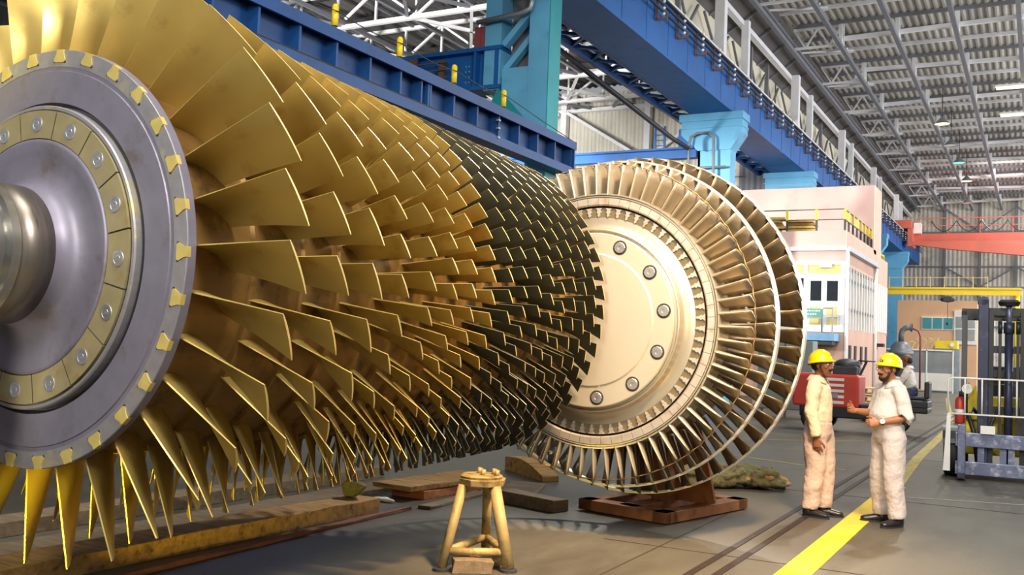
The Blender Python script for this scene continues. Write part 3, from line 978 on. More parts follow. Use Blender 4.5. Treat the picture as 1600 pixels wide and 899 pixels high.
# upper wall over the runway with posts and bracing
b = MB(); b.add([(XU, 10, 10.1), (XU, YB, 10.1), (XU, YB, 12.5), (XU, 10, 12.5)], [(0, 1, 2, 3)])
wl = struct(b.build('wall_left', M['cream'], recalc=False))
YC = [28.6 + 10.3 * k for k in range(-1, 5)]
for yc in YC:
    for dy, w_, xx in ((0, .3, -8.62), (3.2, .24, -8.72), (5.6, .14, -9.2), (8.0, .14, -9.2)):
        if yc + dy > 79: continue
        g = MB(); g.span((xx - w_ / 2, yc + dy - w_ / 2, 10.0), (xx + w_ / 2, yc + dy + w_ / 2, 12.62))
        g.build('wall_post', M['white_steel'] if xx > -9 else M['grey_steel'], wl)
    # X bracing frames against the panels
    for (ya, yb_) in ((.3, 3.0), (3.5, 5.5), (5.7, 7.9), (8.1, 10.0)):
        g = MB()
        g.bar((-9.25, yc + ya, 10.2), (-9.25, yc + yb_, 12.1), .07); g.bar((-9.25, yc + ya, 12.1), (-9.25, yc + yb_, 10.2), .07)
        g.bar((-9.25, yc + ya, 11.2), (-9.25, yc + yb_, 11.2), .06)
        g.build('wall_brace', M['grey_steel'], wl)
    g = MB()
    g.bar((-9.4, yc, 11.1), (-8.6, yc, 10.9), .16); g.bar((-9.4, yc + 3.2, 10.8), (-8.7, yc + 3.2, 10.6), .13)
    g.build('wall_bracket', M['white_steel'], wl)
g = MB(); g.span((-8.95, 10, 12.45), (-8.75, YB, 12.62)); g.build('eave_rail', M['white_steel'], wl)
# sloped eave soffit between upper wall and first roof chord
b = MB(); b.add([(XU, 10, 12.4), (XU, YB, 12.4), (-8.05, YB, 13.3), (-8.05, 10, 13.3)], [(0, 3, 2, 1)])
sf = struct(b.build('ceiling_eave', M['roof_dark'], recalc=False))
for i in range(28):
    y = 24 + 2.0 * i
    g = MB(); g.bar((XU, y, 12.36), (-8.1, y, 13.2), .07); g.build('eave_rib', M['grey_steel'], sf)

# roof chords, hangers, cross trusses
for x in (-8.15, -6.45, -4.53, -2.61, -.7, 1.2, 3.1):
    g = MB()
    g.span((x - .07, 20, 12.74), (x + .07, YB - .4, 12.88))
    if x < -8: g.span((x - .1, 20, 13.0), (x + .05, YB - .4, 13.12))
    g.build('roof_chord', M['grey_steel'], ceil)
for k in range(11):
    y = 26.0 + 5.15 * k
    for j, (x0, x1) in enumerate(((-8.15, -6.45), (-6.45, -4.53), (-4.53, -2.61), (-2.61, -.7), (-.7, 1.2), (1.2, 3.1))):
        g = MB()
        for yy_ in (y - .16, y + .16):
            g.bar((x1, yy_, 12.85), (x1, yy_, ZR - .05), .13)
        g.build('roof_hanger', M['white_steel'], ceil)
        if j == 0:
            g = MB()
            n = 4
            for q in range(n):
                xa = x0 + (x1 - x0) * q / n; xb = x0 + (x1 - x0) * (q + 1) / n
                g.bar((xa, y, 12.9 if q % 2 else 13.6), (xb, y, 13.6 if q % 2 else 12.9), .06)
            g.bar((x0, y, 12.9), (x1, y, 12.9), .08); g.bar((x0, y, 13.6), (x1, y, 13.6), .08)
            g.bar((x0, y + 2.5, 13.35), (x1, y + 2.5, 13.35), .08); g.bar((x0, y + 1.2, 13.1), (x1, y + 2.5, 13.4), .06); g.bar((x1, y + 1.2, 13.1), (x0, y + 2.5, 13.4), .06)
            g.build('roof_lattice', M['white_steel'], ceil)
    g = MB(); g.bar((-6.45, y, 13.1 + .25 * (k % 2)), (7, y, 13.35 - .25 * (k % 2)), .16, .14); g.build('roof_rafter', M['white_steel'], ceil)
for k in range(32):
    y = 24 + 1.72 * k
    g = MB(); g.span((-8.1, y - .05, ZR - .16), (8, y + .05, ZR - .02)); g.build('purlin', M['grey_steel'] if k % 3 else M['white_steel'], ceil)

# aisle wall behind the columns, and end wall of the side bay
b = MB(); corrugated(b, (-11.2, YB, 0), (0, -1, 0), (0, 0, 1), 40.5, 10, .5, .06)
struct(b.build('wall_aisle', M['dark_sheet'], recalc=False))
b = MB(); corrugated(b, (-33, 39.0, 0), (1, 0, 0), (0, 0, 1), 22.2, 12.7, .36, .07)
we = struct(b.build('wall_side_bay', M['sheet'], recalc=False))
b = MB(); corrugated(b, (-10.8, 39.0, 0), (1, 0, 0), (0, 0, 1), 1.4, 12.7, .36, .07)
struct(b.build('wall_side_bay_corner', M['dark_sheet'], recalc=False))
for x in (-26.5, -22.6, -18.6, -14.7):
    g = MB(); g.span((x - .13, 38.55, 0), (x + .13, 38.85, 12.7)); g.build('wall_post', M['white_steel'], we)
for z in (8.2, 9.55, 11.9):
    g = MB(); g.span((-30, 38.6, z - .07), (-10.9, 38.8, z + .07)); g.build('wall_girt', M['white_steel'], we)
for (xa, za, xb, zb_) in ((-18.4, 11.8, -15.0, 9.7), (-14.5, 9.7, -11.2, 11.8), (-18.4, 9.4, -16.2, 8.3), (-13.6, 8.3, -11.2, 9.4), (-18.8, 11.8, -22.2, 9.7), (-22.4, 9.4, -19.4, 8.3)):
    g = MB(); g.bar((xa, 38.5, za), (xb, 38.5, zb_), .13); g.build('wall_brace', M['white_steel'], we)
g = MB(); g.bar((-30, 38.3, 8.0), (-10.8, 38.3, 8.0), .04); g.bar((-30, 38.3, 8.55), (-10.8, 38.3, 8.55), .04)
for i in range(9): g.bar((-30 + i * 2.3, 38.3, 7.5), (-30 + i * 2.3, 38.3, 8.6), .05)
g.build('wall_handrail', M['brown'], we)
# side bay trusses under the dark roof
for k, y in enumerate((17.5, 21.5, 25.5, 29.5, 33.5, 37.0)):
    g = MB()
    g.bar((-32, y, 11.9), (-9.7, y, 11.9), .16, .13); g.bar((-32, y, 13.1), (-9.7, y, 13.1), .13)
    n = 14
    for q in range(n):
        xa = -32 + 22.3 * q / n; xb = -32 + 22.3 * (q + 1) / n
        g.bar((xa, y, 11.95 if q % 2 else 13.05), (xb, y, 13.05 if q % 2 else 11.95), .075)
        g.bar((xb, y, 11.9), (xb, y, 13.1), .07)
    g.build('roof_truss', M['white_steel'], ceil2)
for x in (-30, -26.5, -23, -20.5, -18, -15.5, -13.2, -11.2):
    g = MB(); g.bar((x, 10, 12.0), (x, 38.8, 12.0), .12); g.bar((x, 10, 13.15), (x, 38.8, 13.15), .1); g.build('roof_chord', M['grey_steel'], ceil2)
for k in range(6):
    y = 17.5 + 4 * k
    for x in (-23, -18, -13.2):
        g = MB(); g.bar((x, y, 11.95), (x + 2.4, y + 4, 11.95), .1); g.bar((x + 2.4, y, 11.95), (x, y + 4, 11.95), .1); g.build('roof_brace', M['grey_steel'] if k % 2 else M['white_steel'], ceil2)
for k in range(14):
    g = MB(); g.span((-33, 12 + 2 * k, 13.18), (-9.7, 12.12 + 2 * k, 13.28)); g.build('purlin', M['dark_steel'], ceil2)

# ------------------------------------------------------------------ main crane runway girder
GX0, GX1, GZ0, GZ1 = -9.3, -8.1, 8.72, 10.0
rg_ = thing('crane_runway_girder', 'long blue crane runway girder with conductor brackets above the light blue columns', 'crane girder', (-8.7, 8, GZ0))
g = MB(); g.span((GX0, 8, GZ0), (GX1, 79.3, GZ1)); g.build('box_beam', M['blue'], rg_)
g = MB()
for i in range(48):
    g = MB(); g.span((GX1, 9 + 1.5 * i, GZ0 + .05), (GX1 + .012, 9.04 + 1.5 * i, GZ1 - .1)); g.build('web_seam', M['blue'], rg_)
# lattice walkway hanging on the back of the girder
g = MB()
for z in (8.76, 8.9):
    g.bar((-10.0, 9, z), (-10.0, 60, z), .1); g.bar((-9.35, 9, z), (-9.35, 60, z), .08)
for i in range(42):
    y = 9 + 1.2 * i
    g.bar((-10.0, y, 8.8), (-9.35, y + .6, 8.8), .07); g.bar((-9.35, y + .6, 8.8), (-10.0, y + 1.2, 8.8), .07); g.bar((-10.0, y, 8.9), (-9.35, y, 8.9), .07)
g.build('lattice_walkway', M['dblue'], rg_)
g = MB(); g.span((GX0 + .02, 8, GZ1), (GX1 + .09, 79.3, GZ1 + .04)); g.build('top_flange', M['dark_steel'], rg_)
g = MB(); g.span((GX1 - .02, 8, GZ1 + .04), (GX1 + .1, 79.3, GZ1 + .09)); g.build('walkway_edge', M['white_steel'], rg_)
g = MB(); g.span((-8.75, 8, GZ1 + .04), (-8.65, 79.3, GZ1 + .16)); g.build('crane_rail', M['dark_steel'], rg_)
for dz in (.1, .26, .42):
    g = MB(); g.bar((GX1 + .2, 8, GZ1 - dz - .02), (GX1 + .2, 79, GZ1 - dz - .02), .045); g.build('conductor_rail', M['black'], rg_)
far_ins = MB()
for i in range(36):
    y = 17.0 + 1.52 * i
    g = MB()
    g.bar((GX1 + .05, y, GZ1 - .02), (GX1 + .05, y, GZ1 - .62), .05)
    g.bar((GX1 + .02, y, GZ1 - .62), (GX1 + .3, y, GZ1 - .62), .05)
    g.bar((GX1 + .3, y, GZ1 - .62), (GX1 + .3, y, GZ1 - .52), .04)
    br = g.build('conductor_bracket', M['brown'], rg_)
    if i < 24:
        for dz in (.06, .2, .36, .5):
            g = MB(); g.ball((GX1 + .22, y, GZ1 - dz), .04, 6, 5); g.build('insulator', M['white'], br)
    else:
        for dz in (.06, .2, .36, .5): far_ins.ball((GX1 + .22, y, GZ1 - dz), .04, 6, 5)

far_ins.build('insulator', M['white'], rg_)['kind'] = 'stuff'

# ------------------------------------------------------------------ columns
def column(y, label):
    t = thing('steel_column', label, 'column', (-8.65, y, 0))
    g = MB(); g.span((-9.13, y - .28, 0), (-8.14, y - .22, 7.95)); g.span((-9.13, y + .22, 0), (-8.14, y + .28, 7.95)); g.span((-8.7, y - .22, 0), (-8.58, y + .22, 7.95))
    g.span((-9.13, y - .28, 0), (-9.06, y + .28, 7.95)); g.span((-8.22, y - .285, 0), (-8.135, y + .285, 7.95))
    g.build('shaft', M['teal'], t)
    g = MB()
    g.prism([(-9.13, 7.6), (-8.14, 7.6), (-7.8, 8.1), (-7.8, 8.5), (-9.66, 8.5), (-9.66, 8.1)], (0, .66, 0), (0, y - .33, 0), (1, 0, 0), (0, 0, 1))
    g.build('corbel', M['teal'], t)
    g = MB(); g.span((-9.72, y - .38, 8.5), (-7.76, y + .38, 8.72)); g.span((-9.7, y - .36, 8.28), (-7.78, y + .36, 8.33)); g.build('bearing_plate', M['teal'], t)
    return t
for k, lb in enumerate(('light blue column with flared head behind the top of the polished turbine rotor', 'light blue column head just above the pink building', 'light blue column hidden behind the pink building', 'light blue column just past the pink building', 'light blue column farthest back, under the red crane')):
    t = column(28.6 + 10.3 * k, lb)
    if k == 0:
        y = 28.6
        g = MB()
        pts = [(-9.35, y - .5, 5.6), (-9.35, y - .5, 7.75), (-9.3, y - .5, 8.0), (-9.1, y - .5, 8.1), (-8.75, y - .5, 8.1), (-8.6, y - .5, 7.95), (-8.58, y - .5, 7.0), (-8.58, y - .5, 5.6)]
        g.path(pts, .04, 8)
        g.path([(-9.35, y - .5, 7.05), (-8.2, y - .5, 7.05)], .035, 8)
        g.build('ladder_hoop', M['grey_steel'], t)
        g = MB(); g.bar((-9.6, y - .1, 6.3), (-9.0, y - .1, 7.2), .16); g.build('brace', M['teal'], t)
# box and rail beam tying in from the side bay
t = thing('tie_beam', 'thin blue beam running left from the light blue column behind the polished rotor', 'beam', (-12, 28.6, 7.0))
g = MB(); g.span((-16, 28.45, 7.45), (-9.2, 28.75, 7.75)); g.span((-16, 28.3, 7.7), (-9.2, 28.9, 7.76)); g.build('flanged_beam', M['blue'], t)
g = MB(); g.span((-9.75, 28.3, 7.76), (-9.3, 28.8, 8.3)); g.build('end_box', M['blue'], t)
g = MB(); g.bar((-10.6, 28.6, 7.76), (-10.6, 28.6, 8.5), .06); g.bar((-10.3, 28.6, 7.76), (-10.3, 28.6, 8.5), .06)
for i in range(4): g.bar((-10.6, 28.6, 7.9 + .17 * i), (-10.3, 28.6, 7.9 + .17 * i), .03)
g.build('ladder', M['blue'], t)

# near column (two-legged) with cross beam
YA = 17.0
t = thing('steel_column', 'near two-legged light blue column with shade-toned side face and cross bracing', 'column', (-9.3, YA, 0))
g = MB(); g.span((-9.0, YA - .05, 0), (-8.57, YA + .02, 14)); g.span((-9.0, YA + .3, 0), (-8.57, YA + .42, 14)); g.span((-8.97, YA, 0), (-8.93, YA + .35, 14)); g.build('front_leg', M['teal'], t)
g = MB(); g.span((-8.6, YA - .04, 0), (-8.55, YA + .46, 14)); g.build('side_flange', M['teal_shade'], t)
g = MB(); g.span((-10.02, YA - .05, 6.7), (-9.64, YA + .4, 14)); g.build('rear_leg', M['teal'], t)
g = MB(); g.span((-10.02, YA - .07, 7.98 + .65), (-8.97, YA + .02, 9.4)); g.build('upper_plate', M['teal'], t)
g = MB(); g.span((-9.6, YA - .03, 6.0), (-8.97, YA + .04, 6.95)); g.span((-9.62, YA - .02, 6.95), (-8.98, YA + .04, 7.12)); g.build('gusset_plate', M['teal'], t)
g = MB(); g.bar((-9.62, YA + .1, 7.62), (-8.98, YA + .1, 8.3), .2, .12); g.build('brace', M['teal'], t)
g = MB(); g.bar((-9.62, YA + .2, 7.15), (-8.98, YA + .2, 7.85), .16, .12); g.build('brace', M['teal'], t)
g = MB(); g.span((-9.64, YA + .42, 6.0), (-8.98, YA + .46, 9)); g.build('back_plate', M['dark_sheet'], t)
g = MB(); g.path([(-10.1, YA - .25, 8.06), (-9.1, YA - .25, 8.13), (-8.9, YA - .25, 8.2), (-8.86, YA - .25, 8.35), (-9.0, YA - .25, 8.5), (-9.4, YA - .25, 9.0)], .05, 10); g.build('pipe', M['galv'], t)
g = MB(); g.prism([(-9.64, 6.7), (-8.97, 6.0), (-8.97, 5.66), (-9.9, 5.66), (-9.95, 6.1)], (0, .05, 0), (0, YA - .12, 0), (1, 0, 0), (0, 0, 1)); g.span((-9.95, YA - .1, 5.66), (-8.9, YA + .4, 5.72)); g.build('bracket', M['teal_shade'], t)

t = thing('cross_beam', 'bright blue cross beam with brown cable post, ending at the near light blue column', 'beam', (-12.5, YA, 6.7))
g = MB(); g.span((-17, YA + .1, 6.78), (-9.66, YA + .18, 7.55)); g.span((-17, YA - .1, 7.52), (-9.62, YA + .38, 7.6)); g.span((-17, YA - .1, 6.72), (-9.62, YA + .38, 6.8))
g.span((-9.76, YA - .08, 6.78), (-9.68, YA + .15, 7.55)); g.span((-10.25, YA - .08, 6.78), (-10.2, YA + .15, 7.55))
g.build('beam_body', M['blue'], t)
g = MB(); 
for i in range(4):
    for j in range(2): g.ball((-10.45 - .08 * j, YA + .09, 6.95 + .11 * i), .02, 6, 5)
g.build('rivets', M['teal'], t)
g = MB(); g.span((-11.9, YA - .16, 6.7), (-11.6, YA - .1, 7.5)); g.span((-11.05, YA - .16, 6.75), (-10.93, YA - .06, 7.4)); g.build('cable_post', M['brown'], t)
for dz in (.08, .22, .38, .54):
    g = MB(); g.bar((-14, YA - .2, 6.8 + dz), (-10.8, YA - .2, 6.8 + dz), .025); g.build('cable', M['brown'], t)
g = MB(); g.span((-10.3, YA, 7.6), (-10.15, YA + .3, 8.05)); g.prism([(-10.14, 7.6), (-9.98, 7.6), (-9.98, 7.95), (-10.06, 8.05), (-10.14, 8.05)], (0, .3, 0), (0, YA, 0), (1, 0, 0), (0, 0, 1)); g.build('end_stop', M['maroon'], t)

# ------------------------------------------------------------------ foreground girder over the gold rotor
t = thing('plate_girder', 'dark blue plate girder with yellow cable posts crossing above the gold-bladed rotor', 'crane girder', (-8.35, 10, 5.0))
YE = 17.55
g = MB(); g.span((-8.46, -3, 5.12), (-8.42, YE, 5.6)); g.build('web', M['dblue'], t)
g = MB(); g.span((-8.52, -3, 5.57), (-8.2, YE + .1, 5.66)); g.span((-8.24, -3, 5.5), (-8.2, YE + .1, 5.57)); g.build('top_flange', M['dblue'], t)
g = MB(); g.span((-8.52, -3, 4.98), (-8.24, YE, 5.0)); g.span((-8.25, -3, 4.98), (-8.22, YE, 5.135)); g.span((-8.46, -3, 5.0), (-8.42, YE, 5.12)); g.build('bottom_flange', M['dblue'], t)
g = MB(); g.span((-8.27, -3, 5.135), (-8.238, 14.4, 5.165)); g.build('drain_slot', M['dark'], t)
for i in range(24):
    y = YE - .03 - .74 * i
    if y < 0: break
    g = MB(); g.span((-8.42, y - .02, 5.1), (-8.25, y + .02, 5.58)); g.build('stiffener', M['dblue'], t)
for y in (12.15, 12.4):
    g = MB(); g.span((-8.42, y - .02, 5.1), (-8.25, y + .02, 5.58)); g.build('stiffener', M['dblue'], t)
g = MB(); g.span((-8.5, YE, 5.0), (-8.2, YE + .04, 5.58)); g.build('end_plate', M['dblue'], t)
g = MB(); g.span((-8.25, 14.45, 5.1), (-8.2, 14.52, 5.13)); g.span((-8.25, 14.45, 5.26), (-8.2, 14.52, 5.29)); g.span((-8.25, 14.45, 5.4), (-8.2, 14.52, 5.43)); g.build('clips', M['galv'], t)
ys = [7.2, 8.65, 10.1, 11.6, 13.12, 14.77]
for y in ys:
    g = MB(); g.tube((-8.3, y, 5.72), (-8.3, y, 5.98), .045, n=12); g.ball((-8.3, y, 5.98), .045, 10, 6); po = g.build('cable_post', M['yellow'], t)
    g = MB(); g.tube((-8.3, y, 5.66), (-8.3, y, 5.74), .035, n=10); g.build('post_base', M['black'], po)
g = MB()
pts = []
for i in range(len(ys) - 1):
    for s in range(6):
        u = s / 6; pts.append((-8.25, ys[i] + (ys[i + 1] - ys[i]) * u, 5.91 - .05 * 4 * u * (1 - u)))
pts += [(-8.25, ys[-1], 5.91), (-8.25, 16.2, 5.78), (-8.25, YE, 5.68)]
g.path(pts, .008, 5); g.build('cable', M['black'], t)

# diagonal stay pipe from the near column up to the column behind
t = thing('stay_pipe', 'thin dark diagonal pipe sloping down to the light blue column head', 'pipe', (-10, 22, 7))
g = MB(); g.path([(-10.6, 20.5, 9.0), (-9.5, 27.0, 7.75), (-9.2, 27.6, 7.55)], .07, 8); g.build('pipe_run', M['dark_steel'], t)
# ------------------------------------------------------------------ pink building
BX, BY = -5.25, 31.0
pb = thing('site_office', 'pink two-storey works office with roof terrace, louvred side and blue door platform', 'building', (BX, BY, 0))
Z_FL, Z_PAR0, Z_PAR = 2.33, 4.93, 5.45
XL = -8.0
YR = 40.4
g = MB()
g.span((XL, BY + .02, 0), (BX - .02, BY + .12, Z_FL)); 
g.span((BX - .12, BY + .05, 0), (BX, YR, 2.45))
g.span((XL, YR - .1, 0), (BX, YR, 5.3)); g.span((XL, BY + .05, 0), (XL + .1, YR, 5.3))
g.build('ground_wall', M['pinkbrown_shade'], pb)
g = MB(); g.span((XL, BY, Z_PAR0 + .02), (BX, BY + .15, Z_PAR)); g.build('front_parapet', M['pink'], pb)
g = MB(); g.span((BX - .15, BY + .15, Z_PAR0 + .02), (BX, 37.2, Z_PAR)); g.build('side_parapet', M['pinkbrown_shade'], pb)
g = MB(); g.span((XL, BY + .15, 5.32), (BX - .15, 37.2, 5.4)); g.build('terrace_floor', M['concrete'], pb)
g = MB(); g.span((XL, BY - .1, Z_PAR0 - .1), (BX + .02, BY + .02, Z_PAR0 + .02)); g.build('front_ledge', M['white'], pb)
g = MB(); g.span((BX - .02, BY, Z_PAR0 - .12), (BX + .14, 37.2, Z_PAR0 + .03)); g.build('side_ledge', M['galv'], pb)
g = MB(); g.span((XL, BY + .04, 4.5), (BX, BY + .12, Z_PAR0 - .1)); g.build('front_band', M['pink'], pb)
g = MB(); g.span((BX - .1, BY + .1, 4.35), (BX - .02, 37.2, Z_PAR0 - .1)); g.build('side_band', M['pinkbrown_shade'], pb)
g = MB(); g.span((BX - .1, 37.2, 4.3), (BX - .0, YR, 5.3)); g.span((BX - .1, 37.2, 2.4), (BX - .03, YR, 4.3)); g.build('rear_band', M['pinkbrown_shade'], pb)
# glazed front
g = MB()
for (z0, z1) in ((Z_FL, Z_FL + .12), (3.98, 4.12), (4.4, 4.5)):
    g.span((XL, BY - .02, z0), (BX, BY + .06, z1))
for x in (-5.32, -6.42, -7.2, -7.95):
    g.span((x - .06, BY - .03, Z_FL), (x + .06, BY + .06, 4.5))
g.build('front_frame', M['white'], pb)
g = MB()
for x0, x1 in ((-7.14, -6.48), (-6.36, -5.38)):
    g.span((x0, BY + .02, 4.12), (x1, BY + .05, 4.4))
g.build('transom_panel', M['paleyellow'], pb)
g = MB(); g.span((-6.0, BY - .12, 4.3), (-5.65, BY, 4.42)); g.build('door_light', M['white'], pb)
for x0, x1 in ((-6.36, -5.87), (-5.87, -5.38)):
    g = MB()
    g.span((x0, BY, Z_FL + .12), (x0 + .08, BY + .05, 3.98)); g.span((x1 - .08, BY, Z_FL + .12), (x1, BY + .05, 3.98))
    for z0, z1 in ((Z_FL + .12, Z_FL + .2), (2.78, 2.84), (3.1, 3.28), (3.9, 3.98)): g.span((x0 + .08, BY, z0), (x1 - .08, BY + .05, z1))
    d_ = g.build('door', M['white'], pb)
    g = MB(); g.span((x0 + .08, BY + .02, 3.28), (x1 - .08, BY + .03, 3.9)); g.build('pane', M['glass_dark'], d_)
    g = MB(); g.span((x0 + .08, BY + .015, Z_FL + .2), (x1 - .08, BY + .035, 2.78)); g.span((x0 + .08, BY + .015, 2.84), (x1 - .08, BY + .035, 3.1)); g.build('panel', M['paleyellow'], d_)
g = MB(); g.span((-7.14, BY + .02, 3.0), (-6.48, BY + .04, 3.98)); g.build('pane', M['glass_dark'], pb)
g = MB(); g.span((-7.14, BY + .02, Z_FL + .1), (-6.48, BY + .05, 3.0)); g.build('panel', M['paleyellow'], pb)
g = MB(); g.span((XL, BY + .02, Z_FL), (-7.26, BY + .05, 4.4)); g.build('panel', M['pinkbrown_shade'], pb)
# platform with rail and sign
g = MB(); g.span((-7.2, BY - .9, Z_FL - .28), (-5.38, BY, Z_FL - .06)); g.build('door_platform', M['platform'], pb)
g = MB(); g.span((-7.1, BY - .8, Z_FL - .4), (-5.45, BY - .02, Z_FL - .28)); g.build('platform_joist', M['dark_steel'], pb)
g = MB()
for x in (-7.1, -6.35, -5.45): g.bar((x, BY - .85, Z_FL - .06), (x, BY - .85, 3.05), .035)
g.bar((-7.1, BY - .85, 2.72), (-5.45, BY - .85, 2.72), .03); g.path([(-5.75, BY - .85, 2.3), (-5.75, BY - .85, 2.95), (-5.7, BY - .85, 3.02), (-5.45, BY - .85, 3.02)], .022, 6)
g.build('platform_rail', M['galv'], pb)
g = MB(); g.span((-6.5, BY - .89, 2.74), (-5.75, BY - .87, 3.0)); sg = g.build('sign_board', M['signgreen'], pb)
g = MB()
rnd = random.Random(3)
for z, n in ((2.93, 9), (2.83, 7)):
    x = -6.42
    for i in range(n):
        w_ = rnd.uniform(.035, .07)
        g.span((x, BY - .895, z - .022), (x + w_, BY - .892, z + .022)); x += w_ + .022
g.build('sign_lines', M['white'], sg)
# down pipes
for (x, y) in ((BX + .05, BY + .02), (BX + .06, 36.9)):
    g = MB(); g.tube((x, y, 0), (x, y, 4.9), .06, n=10); g.build('downpipe', M['white'], pb)
# side louvres: white fins over dark panes
g = MB(); g.span((BX - .09, BY + .1, 2.45), (BX - .07, 36.8, 4.35)); g.build('side_glazing', M['louvre_back'], pb)
for i in range(11):
    y = BY + .35 + .55 * i
    g = MB(); g.span((BX - .06, y - .035, 2.45), (BX + .025, y + .035, 4.36)); g.build('fin', M['white'], pb)
for z in (4.33, 3.98, 3.06):
    for i in range(11):
        y = BY + .62 + .55 * i
        g = MB(); g.span((BX - .07, y - .13, z - .05), (BX + .015, y + .13, z + .05)); g.build('louvre_clip', M['black'], pb)
for i in range(6):
    y = 37.5 + .5 * i
    g = MB(); g.span((BX - .03, y - .10, 2.55), (BX + .02, y + .10, 4.3)); g.build('fin', M['white'], pb)
for y in (32.0, 33.0, 34.2, 35.2):
    g = MB(); g.span((BX - .02, y - .18, 1.35), (BX + .03, y + .18, 1.95)); g.build('vent', M['dark'], pb)
g = MB(); g.span((BX - .01, 37.6, 2.0), (BX + .25, 38.0, 2.12)); g.build('hood', M['dark'], pb)
# upper block
UY = 36.6
g = MB(); g.span((-10.0, UY, 5.35), (BX, UY + .12, 7.75)); g.build('upper_front', M['pink'], pb)
g = MB(); g.span((BX - .12, UY + .12, 5.3), (BX, 38.4, 7.75)); g.span((-10.0, 38.3, 5.3), (BX - .12, 38.4, 7.75)); g.span((-10.0, UY + .12, 7.66), (BX - .12, 38.3, 7.72)); g.span((-10.0, UY + .12, 2.3), (-9.9, 38.3, 7.7)); g.build('upper_side', M['pinkbrown_shade'], pb)
g = MB(); g.span((-10.0, UY, 0), (XL - .02, UY + .1, 5.35)); g.build('lower_rear_wall', M['pinkbrown_shade'], pb)
# railing of the terrace
def rail_post(x, y):
    g = MB(); g.bar((x, y, 5.8), (x, y, 6.12), .07); po = g.build('railing_post', M['yellow'], pb)
    g = MB(); g.bar((x, y, Z_PAR), (x, y, 5.8), .06); g.build('post_foot', M['black'], po)
for x in (-7.9, -7.05, -6.15, -5.3): rail_post(x, BY + .07)
for i in range(7): rail_post(BX - .07, BY + .85 + .78 * i)
g = MB()
for z in (5.8, 6.12):
    g.bar((-7.9, BY + .07, z), (BX - .07, BY + .07, z), .03); g.bar((BX - .07, BY + .07, z), (BX - .07, 36.5, z), .03)
g.build('railing_bar', M['brown'], pb)
# stacked boards on the terrace
rnd = random.Random(4)
pos = ['at the bottom left of', 'second from the bottom in the left pile of', 'third from the bottom in the left pile of', 'fourth from the bottom in the left pile of', 'second from the top in the left pile of', 'on top of the left pile of']
for pile, (xc, nb_) in enumerate(((-7.75, 6), (-6.75, 5))):
    for i in range(nb_):
        g = MB()
        L = rnd.uniform(.72, .95)
        g.box((0, 0, .045), (L, .45, .082), 0, None); g.box((L * .12, .02, .02), (L * .8, .5, .03), 0, None)
        o = g.build('timber_board', M['straw'] if i % 3 else M['wood'], off=(0, 0, 0), bevel=.006)
        o.location = (xc + rnd.uniform(-.05, .05), 31.75 + .05 * (i % 2), 5.402 + .1 * i); o.rotation_euler = (0, 0, rnd.uniform(-.06, .06))
        lab = ['lowest board', 'second board from the bottom', 'third board from the bottom', 'fourth board from the bottom', 'fifth board from the bottom', 'topmost board'][i if not (pile == 1 and i == 4) else 5]
        tag(o, lab + (' in the taller left pile' if pile == 0 else ' in the lower right pile') + ' on the pink office terrace', 'board', 'boards stacked on the terrace')

# ------------------------------------------------------------------ jib crane, red crane
t = thing('jib_crane', 'yellow jib crane beam with hoist in front of the peach office', 'crane', (-.9, 45, 0))
g = MB(); g.span((-6.0, 44.93, 4.36), (-.7, 45.07, 4.42)); g.span((-6.0, 44.9, 4.6), (-.7, 45.1, 4.68)); g.span((-6.0, 44.98, 4.42), (-.7, 45.02, 4.6)); g.build('beam', M['yellow'], t)
g = MB(); g.tube((-.85, 45, 0), (-.85, 45, 4.36), .1, n=14); g.build('post', M['yellow'], t)
g = MB(); g.span((-3.62, 44.85, 4.08), (-3.3, 45.15, 4.3)); g.ball((-3.46, 45, 4.16), (.3, .14, .11), 10, 8); ho = g.build('hoist', M['dark_steel'], t)
g = MB(); g.bar((-3.46, 45, 3.2), (-3.46, 45, 4.1), .02); g.ball((-3.46, 45, 3.15), .06, 8, 6); g.build('chain_hook', M['dark_steel'], ho)
g = MB()
for i in range(8): g.bar((-5.8 + .55 * i, 45.05, 4.68), (-5.8 + .55 * i, 45.05, 5.15), .03)
g.bar((-5.8, 45.05, 5.1), (-1.95, 45.05, 5.1), .025); g.build('handrail', M['paleyellow'], t)
t = thing('overhead_crane', 'red overhead travelling crane spanning the far end of the hall', 'crane', (0, 70, 8.4))
g = MB(); g.span((-7.6, 69.9, 9.35), (9, 70.5, 9.95)); g.build('upper_girder', M['redcrane'], t)
g = MB(); g.prism([(-7.5, 9.3), (9, 9.3), (9, 8.3), (-1, 8.35), (-5.0, 8.75), (-7.5, 9.1)], (0, .5, 0), (0, 68.6, 0), (1, 0, 0), (0, 0, 1)); g.build('fish_belly_girder', M['redcrane'], t)
g = MB()
for i in range(9):
    x = -7.3 + 1.9 * i
    g.bar((x, 69.8, 9.95), (x, 69.8, 10.95), .06)
g.bar((-7.3, 69.8, 10.95), (9, 69.8, 10.95), .06); g.bar((-7.3, 69.8, 10.45), (9, 69.8, 10.45), .05)
g.build('walkway_railing', M['redcrane'], t)
g = MB()
for i in range(6):
    x = -6.4 + 1.5 * i; pts = [(x + 1.5 * s / 6, 69.7, 10.75 - .7 * 4 * (s / 6) * (1 - s / 6)) for s in range(7)]
    g.path(pts, .03, 5, False)
g.build('festoon_cable', M['dark_steel'], t)
g = MB(); g.span((-7.45, 69.2, 9.9), (-7.0, 70.0, 10.6)); g.build('control_box', M['white'], t)
g = MB(); g.span((-8.95, 68.4, 10.17), (-7.5, 70.6, 10.7)); g.span((-7.75, 68.6, 9.0), (-7.45, 70.5, 10.2)); g.build('end_carriage', M['redcrane'], t)
